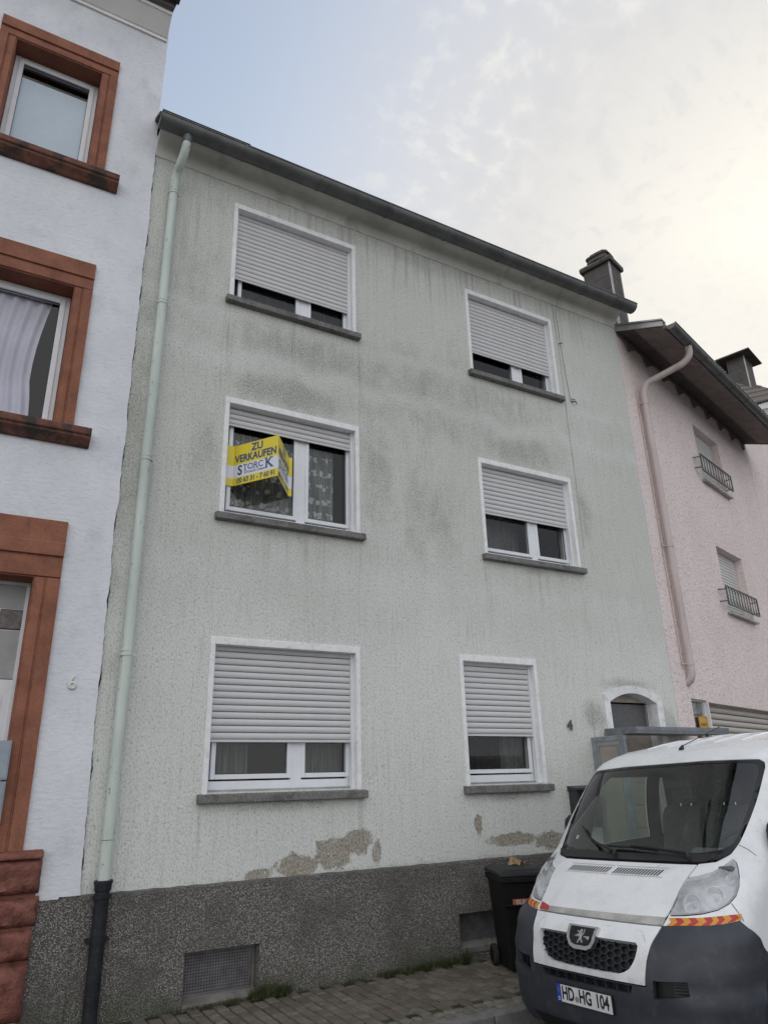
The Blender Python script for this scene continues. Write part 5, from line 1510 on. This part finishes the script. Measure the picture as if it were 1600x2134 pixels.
bp = shell_part('bumper', M['bumper'], inset(BUMPER, .002), [INTAKE, FOG, mirror(FOG)], grid=.05, rim=.045, step=.02,
                offs=lambda a, z: 0.014 + 0.020 * max(0, min(1, (abs(a) - .36) * 9)) * max(0, min(1, (.955 - z) / .05)) - 0.012 * max(0, min(1, (.50 - z) / .05)) - (0.022 * math.exp(-((z - .60) / .055) ** 2) + 0.07 * max(0, abs(a) - .80)) * max(0, min(1, (abs(a) - .40) * 9)) + 0.012 * max(0, min(1, (abs(a) - .40) * 9)) * math.exp(-((z - .86) / .05) ** 2))
# grille: black backing with a raised lattice of long hexagons
gl_ = shell_part('grille_backing', M['black'], inset(GRILLE, -.012), [], off=-0.045, rim=0, grid=.06)
def on_shell(u, z, d):
    a = u2a(u, z); return VS(a, z) + VN(a, z) * d
m = MB(); PW, PH_ = 0.084, 0.047
def hexline(u0, z0, u1, z1, w=0.0024, d=-0.016):
    if not (inside((u2a((u0 + u1) / 2, (z0 + z1) / 2) * AS_, (z0 + z1) / 2), GRILLE)):
        return
    e = Vector((u1 - u0, z1 - z0)); e.normalize(); nx, nz = -e.y * w, e.x * w
    f = [on_shell(u0 + nx, z0 + nz, d), on_shell(u1 + nx, z1 + nz, d), on_shell(u1 - nx, z1 - nz, d), on_shell(u0 - nx, z0 - nz, d)]
    b = [on_shell(u0 + nx, z0 + nz, d - .03), on_shell(u1 + nx, z1 + nz, d - .03), on_shell(u1 - nx, z1 - nz, d - .03), on_shell(u0 - nx, z0 - nz, d - .03)]
    m.add(f + b, [(0, 1, 2, 3), (0, 4, 5, 1), (3, 2, 6, 7)])
HS, HH = 0.040, 0.045
for i in range(-9, 10):
    for j in range(-1, 7):
        cu, cz = i * 1.5 * HS, 0.605 + j * HH + (HH / 2 if i % 2 else 0)
        hexline(cu - HS / 2, cz + HH / 2, cu + HS / 2, cz + HH / 2); hexline(cu + HS / 2, cz + HH / 2, cu + HS, cz); hexline(cu + HS / 2, cz - HH / 2, cu + HS, cz)
m.build('grille_lattice', M['bumper'], gl_, kind='stuff')
ik = shell_part('intake_backing', M['black'], inset(INTAKE, -.012), [], off=-0.05, rim=0)
m = MB()
for k in range(9):
    u = -.38 + k * .095; p = [on_shell(u - .003, .536, -.008), on_shell(u + .003, .536, -.008), on_shell(u + .003, .582, -.008), on_shell(u - .003, .582, -.008)]; q = [x - Vector((0, -.04, 0)) for x in p]
    m.add(p + q, [(0, 1, 2, 3), (0, 4, 7, 3), (1, 5, 6, 2)])
m.build('intake_ribs', M['bumper'], ik, kind='stuff')
fb = shell_part('fog_recess', M['black'], inset(FOG, -.012), [], off=-0.055, rim=0, both=True)
m = MB()
for s in (1, -1):
    for k in range(5):
        z = .548 + k * .018
        p = [on_shell(s * .70, z, -.03), on_shell(s * .79, z + .004, -.03), on_shell(s * .79, z + .011, -.03), on_shell(s * .70, z + .007, -.03)]; m.add(p, [(0, 1, 2, 3)])
m.build('fog_louvres', M['bumper'], fb, kind='stuff')
# lower lip
shell_part('lower_lip', M['black'], dom(sym([(.52, .175), (.70, .19), (.70, .262), (.5, .272)])), [], off=.008, grid=.06)
# emblem
EM = dom([(-.145, .868), (-.135, .80), (-.105, .755), (-.06, .738), (.06, .738), (.105, .755), (.135, .80), (.145, .868)])
eb = shell_part('emblem', M['chrome'], EM, [], off=.034, rim=.04, step=.01, grid=.03)
shell_part('emblem_field', M['gloss'], dom([(-.115, .858), (-.105, .80), (-.085, .772), (-.05, .762), (.05, .762), (.085, .772), (.105, .80), (.115, .858)]), [], off=.0365, rim=.004, step=.01, parent=eb)
lion = [(-5, 28), (2, 33), (9, 32), (13, 27), (10, 20), (16, 14), (20, 18), (21, 27), (19, 33), (24, 34), (26, 26), (24, 13), (17, 6), (13, 2), (14, -6), (18, -14), (22, -16), (22, -22), (8, -22), (10, -17), (7, -10), (0, -14), (-6, -20), (-8, -26), (-18, -27), (-17, -22), (-12, -19), (-9, -10), (-3, -3), (-4, 4), (-12, 2), (-18, 6), (-20, 1), (-24, 5), (-20, 12), (-12, 11), (-6, 13), (-10, 18), (-19, 19), (-24, 24), (-19, 27), (-14, 24), (-8, 22)]
LI = [(u2a(x * .0014, .806 + y * .00118) * AS_, .806 + y * .00118) for x, y in lion]
shell_part('emblem_lion', M['chrome'], LI, [], off=.041, rim=.006, step=.02, grid=.05, parent=eb, smooth=False)
# headlamps
lp = shell_part('headlight', M['lens'], inset(HL, .002), [], off=.003, rim=.0, both=True, step=.015)
shell_part('lamp_housing', M['reflector'], inset(HL, -.004), [], off=-.055, rim=0, both=True, parent=lp, grid=.03)
shell_part('lamp_rim', M['tape'], dom([(0.640, 1.196), (0.648, 1.207), (0.706, 1.213), (0.793, 1.240), (0.833, 1.273), (0.868, 1.314), (0.860, 1.292), (0.826, 1.256), (0.79, 1.226), (0.706, 1.199)]), [], off=-.012, rim=.03, both=True, parent=lp)
for s in (1, -1):
    for (u, z, r_) in ((.745, 1.075, .068), (.868, 1.115, .072), (.915, 1.225, .032), (.672, 1.10, .030)):
        a = u2a(u * s, z); c = VS(a, z) - VN(a, z) * .052; nn_ = (VN(a, z) + Vector((0, -1.2, 0.1))).normalized()
        e1 = nn_.cross(Vector((0, 0, 1))).normalized(); e2 = e1.cross(nn_)
        b = MB(); k = 20; vs = []
        for (rr, dd) in ((1.0, .034), (.93, .036), (.80, .014), (.5, -.006), (.24, -.010), (.20, .018), (.0, .022)):
            for i in range(k):
                t_ = 2 * math.pi * i / k; vs.append(c + (e1 * math.cos(t_) + e2 * math.sin(t_)) * r_ * rr + nn_ * dd)
        b.add(vs, [(j * k + i, j * k + (i + 1) % k, (j + 1) * k + (i + 1) % k, (j + 1) * k + i) for j in range(6) for i in range(k)])
        b.build('lamp_bowl', M['reflector'], lp, smooth=True)
# chevron tape
def tape(name, mat, quads, both=True, off=.0035):
    mb = MB()
    for q in quads:
        for s in ((1, -1) if both else (1,)):
            n = 5
            for i in range(n):
                def pt(ta, tb):
                    p = [(q[0][k] * (1 - ta) + q[1][k] * ta) for k in (0, 1)]; r = [(q[3][k] * (1 - ta) + q[2][k] * ta) for k in (0, 1)]
                    return on_shell(s * (p[0] * (1 - tb) + r[0] * tb), p[1] * (1 - tb) + r[1] * tb, off)
                mb.quad(pt(i / n, 0), pt((i + 1) / n, 0), pt((i + 1) / n, 1), pt(i / n, 1))
    return mb.build(name, mat, VAN, smooth=False, kind='stuff')
def tz(u, v):            # v 0 bottom .. 1 top of the tape
    def lerp(pts):
        for (a, b) in zip(pts, pts[1:]):
            if a[0] <= u <= b[0]:
                return a[1] + (b[1] - a[1]) * (u - a[0]) / (b[0] - a[0])
        return pts[0][1] if u < pts[0][0] else pts[-1][1]
    b, t_ = lerp([(.62, .9305), (.853, .9405), (.935, .951), (1.0, .967)]), lerp([(.62, .974), (.833, .985), (.99, 1.003)])
    return b + (t_ - b) * v
rq, oq = [], []
u = .628; k = 0
while u < .985:
    w = .041 * (1 if u < .85 else .62); sh = w * .62
    for (v0, v1, s0, s1) in ((0, .5, 0, sh), (.5, 1, sh, 0)):
        uu = [min(x, .997) for x in (u + s0, u + w + s0, u + w + s1, u + s1)]
        (rq if k % 2 else oq).append([(uu[0], tz(uu[0], v0)), (uu[1], tz(uu[1], v0)), (uu[2], tz(uu[2], v1)), (uu[3], tz(uu[3], v1))])
    u += w; k += 1
tape('red_chevrons', M['red'], rq); tape('amber_chevrons', M['orange'], oq)
tape('faded_tape', M['tape'], [[(-.47, .934), (.602, .934), (.612, .976), (-.48, .966)]], False, .0058)
tape('red_tape_end', M['red'], [[(-.600, .938), (-.475, .934), (-.483, .966), (-.60, .985)]], False, .0058)
# number plate
PLO = Vector((0, -.024, .449))
pm = MB(); pm.box(-.262, .262, -.030, -.016, .390, .506); pl = pm.build('number_plate', M['black'], VAN, bevel=.004)
pm = MB(); pm.box(-.215, .258, -.0335, -.0305, .3945, .5015); pm.build('plate_face', M['platewhite'], pl)
pm = MB(); pm.box(-.258, -.215, -.0335, -.0305, .3945, .5015); pm.build('plate_band', M['euroblue'], pl)
def ptext(tx, u, z, size, mat, sx=1.0, bold=0.0):
    o = link('plate_lettering', text_mesh(tx, size, 0.0, mat, sx=sx, bold=bold), pl); o.matrix_basis = frame_matrix((u, -.0345, z), (1, 0, 0), (0, 0, 1)); return o
ptext('HD', -.146, .449, .112, M['ink'], .74, .0036); ptext('HG', .020, .449, .112, M['ink'], .74, .0036); ptext('104', .176, .449, .112, M['ink'], .74, .0036)
ptext('D', -.2365, .412, .034, M['platewhite'], .9, .0005)
pm = MB(); pm.tube([(-.062, -.0335, .430), (-.062, -.0347, .430)], .019, 16); pm.build('registration_seal', M['zinc_pale'], pl)
pm = MB()
for k in range(10):
    t_ = 2 * math.pi * k / 10; pm.box(-.2365 + .012 * math.cos(t_) - .0014, -.2365 + .012 * math.cos(t_) + .0014, -.0347, -.0337, .468 + .012 * math.sin(t_) - .0014, .468 + .012 * math.sin(t_) + .0014)
pm.build('plate_stars', M['orange'], pl, kind='stuff')
# bonnet vents
m = MB()
for (u0, u1, n) in ((-.462, -.055, 15), (.020, .428, 16)):
    for k in range(n):
        uu = u0 + (u1 - u0) * k / (n - 1)
        m.quad(on_shell(uu - .017, 1.207, .0042), on_shell(uu - .003, 1.207, .0042), on_shell(uu + .015, 1.241, .0042), on_shell(uu + .001, 1.241, .0042))
m.build('bonnet_vents', M['black'], VAN, kind='stuff')
m = MB()
for (u0, u1) in ((-.50, -.03), (-.005, .47)):
    for (a, b, c, d) in ((u0, u1, 1.250, 1.2535), (u0, u1, 1.199, 1.2015)):
        n = 8
        for i in range(n):
            p, q = a + (b - a) * i / n, a + (b - a) * (i + 1) / n; m.quad(on_shell(p, c, .0035), on_shell(q, c, .0035), on_shell(q, d, .0035), on_shell(p, d, .0035))
m.build('vent_outline', M['tape'], VAN, kind='stuff')
# windscreen
ws = shell_part('windscreen', M['wsglass'], inset(CLEAR, -.004), [], off=-.004, rim=0, grid=.08)
shell_part('windscreen_band', M['gloss'], inset(WS, .004), [CLEAR], off=-.001, rim=.02, parent=ws)
shell_part('scuttle', M['black'], dom(sym([(.64, 1.287), (.77, 1.299), (.832, 1.338), (.70, 1.334), (.5, 1.329)])), [], off=.012, rim=.03)
m = MB(); m.quad(on_shell(-.70, 1.425, -.006), on_shell(-.665, 1.425, -.006), on_shell(-.665, 1.455, -.006), on_shell(-.70, 1.455, -.006)); m.build('badge_sticker', M['pipe'], ws)
# wipers
def onws(u, z, d):
    return on_shell(u, z, d)
for nm, pts, bl in (('wiper', [(-.09, 1.292), (-.10, 1.318), (-.33, 1.37), (-.50, 1.43)], [(-.36, 1.37), (-.50, 1.43), (-.62, 1.505)]), ('wiper', [(.60, 1.292), (.55, 1.322), (.22, 1.352), (.02, 1.362)], [(.28, 1.345), (.02, 1.362), (-.24, 1.366)])):
    w = MB().tube([onws(u, z, .035) for u, z in pts], [.014, .013, .009, .008], 6).build(nm, M['black'], VAN)
    MB().tube([onws(u, z, .020) for u, z in bl], .009, 6).build('wiper_blade', M['rubber'], w)
# side glass
for nm, poly in (('side_window', W1), ('side_window', W2)):
    for pp in (poly, mirror(poly)):
        shell_part(nm, M['wsglass'], inset(pp, -.006), [], off=-.004, rim=0, grid=.12)
# shut lines of the doors and wings, as thin black rubber strips
m = MB()
def strip(pts, w=.0022):
    for s in (1, -1):
        for (p, q) in zip(pts, pts[1:]):
            P_ = VS(s * p[0], p[1]) + VN(s * p[0], p[1]) * .0022; Q_ = VS(s * q[0], q[1]) + VN(s * q[0], q[1]) * .0022
            nn_ = VN(s * p[0], p[1]); e = (Q_ - P_).normalized().cross(nn_) * w
            m.quad(P_ - e, Q_ - e, Q_ + e, P_ + e)
wing = [(u2a(.876, 1.40), 1.40), (u2a(.935, 1.372), 1.372), (u2a(.985, 1.335), 1.335), (f2a(1.02, 1.28), 1.28), (f2a(1.12, 1.20), 1.20)]
strip(wing); strip([(f2a(1.12, 1.20), 1.20), (f2a(1.19, 1.0), 1.0), (f2a(1.24, .85), .85), (f2a(1.33, .5), .5)])
strip([(u2a(.953, 1.065), 1.065), (u2a(.975, 1.03), 1.03), (u2a(.998, .985), .985), (u2a(1.005, .962), .962)])
strip([(f2a(2.32, z), z) for z in (.35, .7, 1.1, 1.5, 1.9, 2.05)])
m.build('shut_lines', M['black'], VAN, kind='stuff')
m = MB()
def crease_shade(pts, off, w=.0018):
    for (p, q) in zip(pts, pts[1:]):
        P_, Q_ = on_shell(p[0], p[1], off), on_shell(q[0], q[1], off); e = (Q_ - P_).normalized().cross(Vector((0, -1, .15))) * w
        m.quad(P_ - e, Q_ - e, Q_ + e, P_ + e)
crease_shade([(-.535, .78), (-.52, .84), (-.48, .885), (-.2, .893), (.2, .893), (.48, .885), (.52, .84), (.535, .78)], .0128)
m.build('crease_shade_line', M['tape'], VAN, kind='stuff')  # flat grey strip painting the shadow line of a panel crease
# roof skin with ribs
m = MB(); nl = 24; rows = []
for j in range(nl + 1):
    a = 3.999 * j / nl
    p = VS(a, 2.243)
    row = [Vector((p.x * (k / 8 * 2 - 1), p.y, 2.243 + 0.022 * (1 - (k / 8 * 2 - 1) ** 2))) for k in range(9)]; rows.append(row)
front = []
vs = [p for r_ in rows for p in r_]
m.add(vs, [(j * 9 + k, j * 9 + k + 1, (j + 1) * 9 + k + 1, (j + 1) * 9 + k) for j in range(nl) for k in range(8)])
for u in (-.5, -.25, 0, .25, .5):
    m.tube([VS(u2a(u, 2.17), 2.17) + Vector((0, 0, -.008)), VS(u2a(u, 2.20), 2.20) + Vector((0, 0, .002)), VS(u2a(u, 2.235), 2.235) + Vector((0, 0, .006)), Vector((u, 2.6, 2.256)), Vector((u, 4.8, 2.256))], .012, 8)
m.build('roof', M['paint'], VAN, smooth=True, auto=40)
strip_ = MB()
q = [VS(a, z) for a, z in [(s * 3.999, z) for s in (1,) for z in (.3, .6, 1.0, 1.3, 1.6, 1.95, 2.1, 2.243)]]
m = MB(); m.add([p for p in q] + [Vector((-p.x, p.y, p.z)) for p in q], [(i, i + 1, 9 + i, 8 + i) for i in range(7)]); m.build('rear_panel', M['paint'], VAN)
m = MB(); p_ = VS(u2a(.0, 2.125), 2.125); m.tube([p_ + Vector((.04, 0, -.002)), p_ + Vector((.04, .03, .035))], [.026, .010], 10); m.tube([p_ + Vector((.04, .02, .03)), p_ + Vector((.10, .55, .20))], .004, 6); m.build('aerial', M['black'], VAN)
# floor and underside
MB().box(-.93, .93, .55, 4.9, .26, .34).build('chassis', M['black'], VAN)
# wheels
for (f, nm) in ((WHF, 'wheel'), (3.95, 'wheel')):
    for s in (1, -1):
        w = MB().tube([(s * .72, f, WHZ), (s * .735, f, WHZ), (s * .92, f, WHZ), (s * .945, f, WHZ)], [.30, .335, .335, .30], 32).build(nm, M['rubber'], VAN, smooth=True, auto=40)
        MB().tube([(s * .90, f, WHZ), (s * .95, f, WHZ), (s * .955, f, WHZ)], [.20, .20, .17], 24).build('rim', M['rim'], w, smooth=True, auto=40)
    MB().box(-.97, .97, f - .44, f + .44, .34, .80).build('wheel_housing', M['black'], VAN)
# mirrors
for s in (1, -1):
    MY, MU, MZ = (0.93, 1.105, 1.405) if s > 0 else (1.22, 1.165, 1.44)
    m = MB(); m.tube([(s * 1.0, MY + .10, MZ - .08), (s * MU, MY + .06, MZ - .04)], .035, 8)
    mo = m.build('mirror_arm', M['black'], VAN, smooth=True)
    b = MB(); k = 14; vs = []
    for (yy, sc_) in ((0.0, .55), (.02, .86), (.06, 1.0), (.12, 1.0), (.15, .96)):
        for i in range(k):
            t_ = 2 * math.pi * i / k; ex_ = abs(math.cos(t_)) ** .6 * math.copysign(1, math.cos(t_)); ez_ = abs(math.sin(t_)) ** .6 * math.copysign(1, math.sin(t_))
            vs.append((s * (MU + .085 * sc_ * ex_), MY + yy, MZ + .165 * sc_ * ez_))
    b.add(vs, [(j * k + i, j * k + (i + 1) % k, (j + 1) * k + (i + 1) % k, (j + 1) * k + i) for j in range(4) for i in range(k)] + [tuple(range(k)), tuple(range(4 * k, 5 * k))])
    b.build('door_mirror', M['black'], VAN, smooth=True, auto=50)
# name on the left wing
o = link('wing_lettering', text_mesh('PEUGEOT', .060, 0.002, M['chrome'], align='LEFT', sx=1.2, bold=.001), VAN)
o.matrix_basis = frame_matrix((1.043, .80, 1.065), (0.0, 1, 0), (0, 0, 1))
# cab interior
m = MB(); m.extrude([(.62, 1.27), (.90, 1.30), (1.12, 1.27), (1.20, 1.18), (1.22, .75), (.85, .75)], 'x', -.92, .92); db_ = m.build('dashboard', M['dash'], VAN, bevel=.03)
MB().extrude([(.98, 1.28), (1.08, 1.36), (1.22, 1.34), (1.25, 1.24)], 'x', .30, .72).build('instrument_hood', M['dash'], db_, bevel=.02)
sw = MB(); c = Vector((.50, 1.36, 1.30)); e1 = Vector((1, 0, 0)); e2 = Vector((0, .55, .83))
sw.tube([c + (e1 * math.cos(t_) + e2 * math.sin(t_)) * .19 for t_ in [2 * math.pi * k / 28 for k in range(29)]], .015, 8, False)
for t_ in (0.2, 2.94, 4.71):
    sw.tube([c, c + (e1 * math.cos(t_) + e2 * math.sin(t_)) * .19], .012, 6)
sw.tube([c, c + Vector((0, -.15, -.12))], .03, 8)
sw.build('steering_wheel', M['black'], VAN, smooth=True, auto=60)
for (u0, u1) in ((.24, .74), (-.30, .14), (-.78, -.34)):
    s_ = MB().box(u0, u1, 1.55, 2.05, .82, .98).build('seat', M['cloth'], VAN, bevel=.05)
    m = MB(); m.extrude([(2.0, .95), (2.14, .95), (2.30, 1.60), (2.27, 1.64), (2.20, 1.64), (2.14, 1.58)], 'x', u0 + .01, u1 - .01); m.build('seat_back', M['cloth'], s_, bevel=.05)
    cx = (u0 + u1) / 2; MB().box(cx - .13, cx + .13, 2.22, 2.32, 1.66, 1.86).build('headrest', M['cloth'], s_, bevel=.045)
    MB().tube([(cx - .06, 2.26, 1.62), (cx - .06, 2.27, 1.68)], .008, 6).tube([(cx + .06, 2.26, 1.62), (cx + .06, 2.27, 1.68)], .008, 6).build('headrest_post', M['chrome'], s_)
m = MB(); m.box(-.12, .12, 1.42, 1.45, 1.80, 1.87); m.tube([(0, 1.43, 1.87), (0, 1.36, 1.99)], .012, 6); m.build('rear_view_mirror', M['black'], VAN, bevel=.015)
MB().box(-.15, .15, 1.36, 1.50, 1.955, 1.985).build('overhead_console', M['black'], VAN, bevel=.01)
bh = MB()
wall_sheet(bh, -.93, .93, .35, 2.2, [(-.12, .12, 1.45, 1.95), (.42, .80, 1.48, 1.90)], 2.45, .02)
bh.build('bulkhead', M['cloth'], VAN)
m = MB()
for k in range(11):
    z = 1.48 + .042 * k; m.box(.42, .80, 2.44, 2.445, z - .004, z + .004)
for k in range(10):
    u = .42 + .042 * k; m.box(u - .004, u + .004, 2.436, 2.441, 1.48, 1.90)
m.build('bulkhead_mesh', M['black'], VAN)
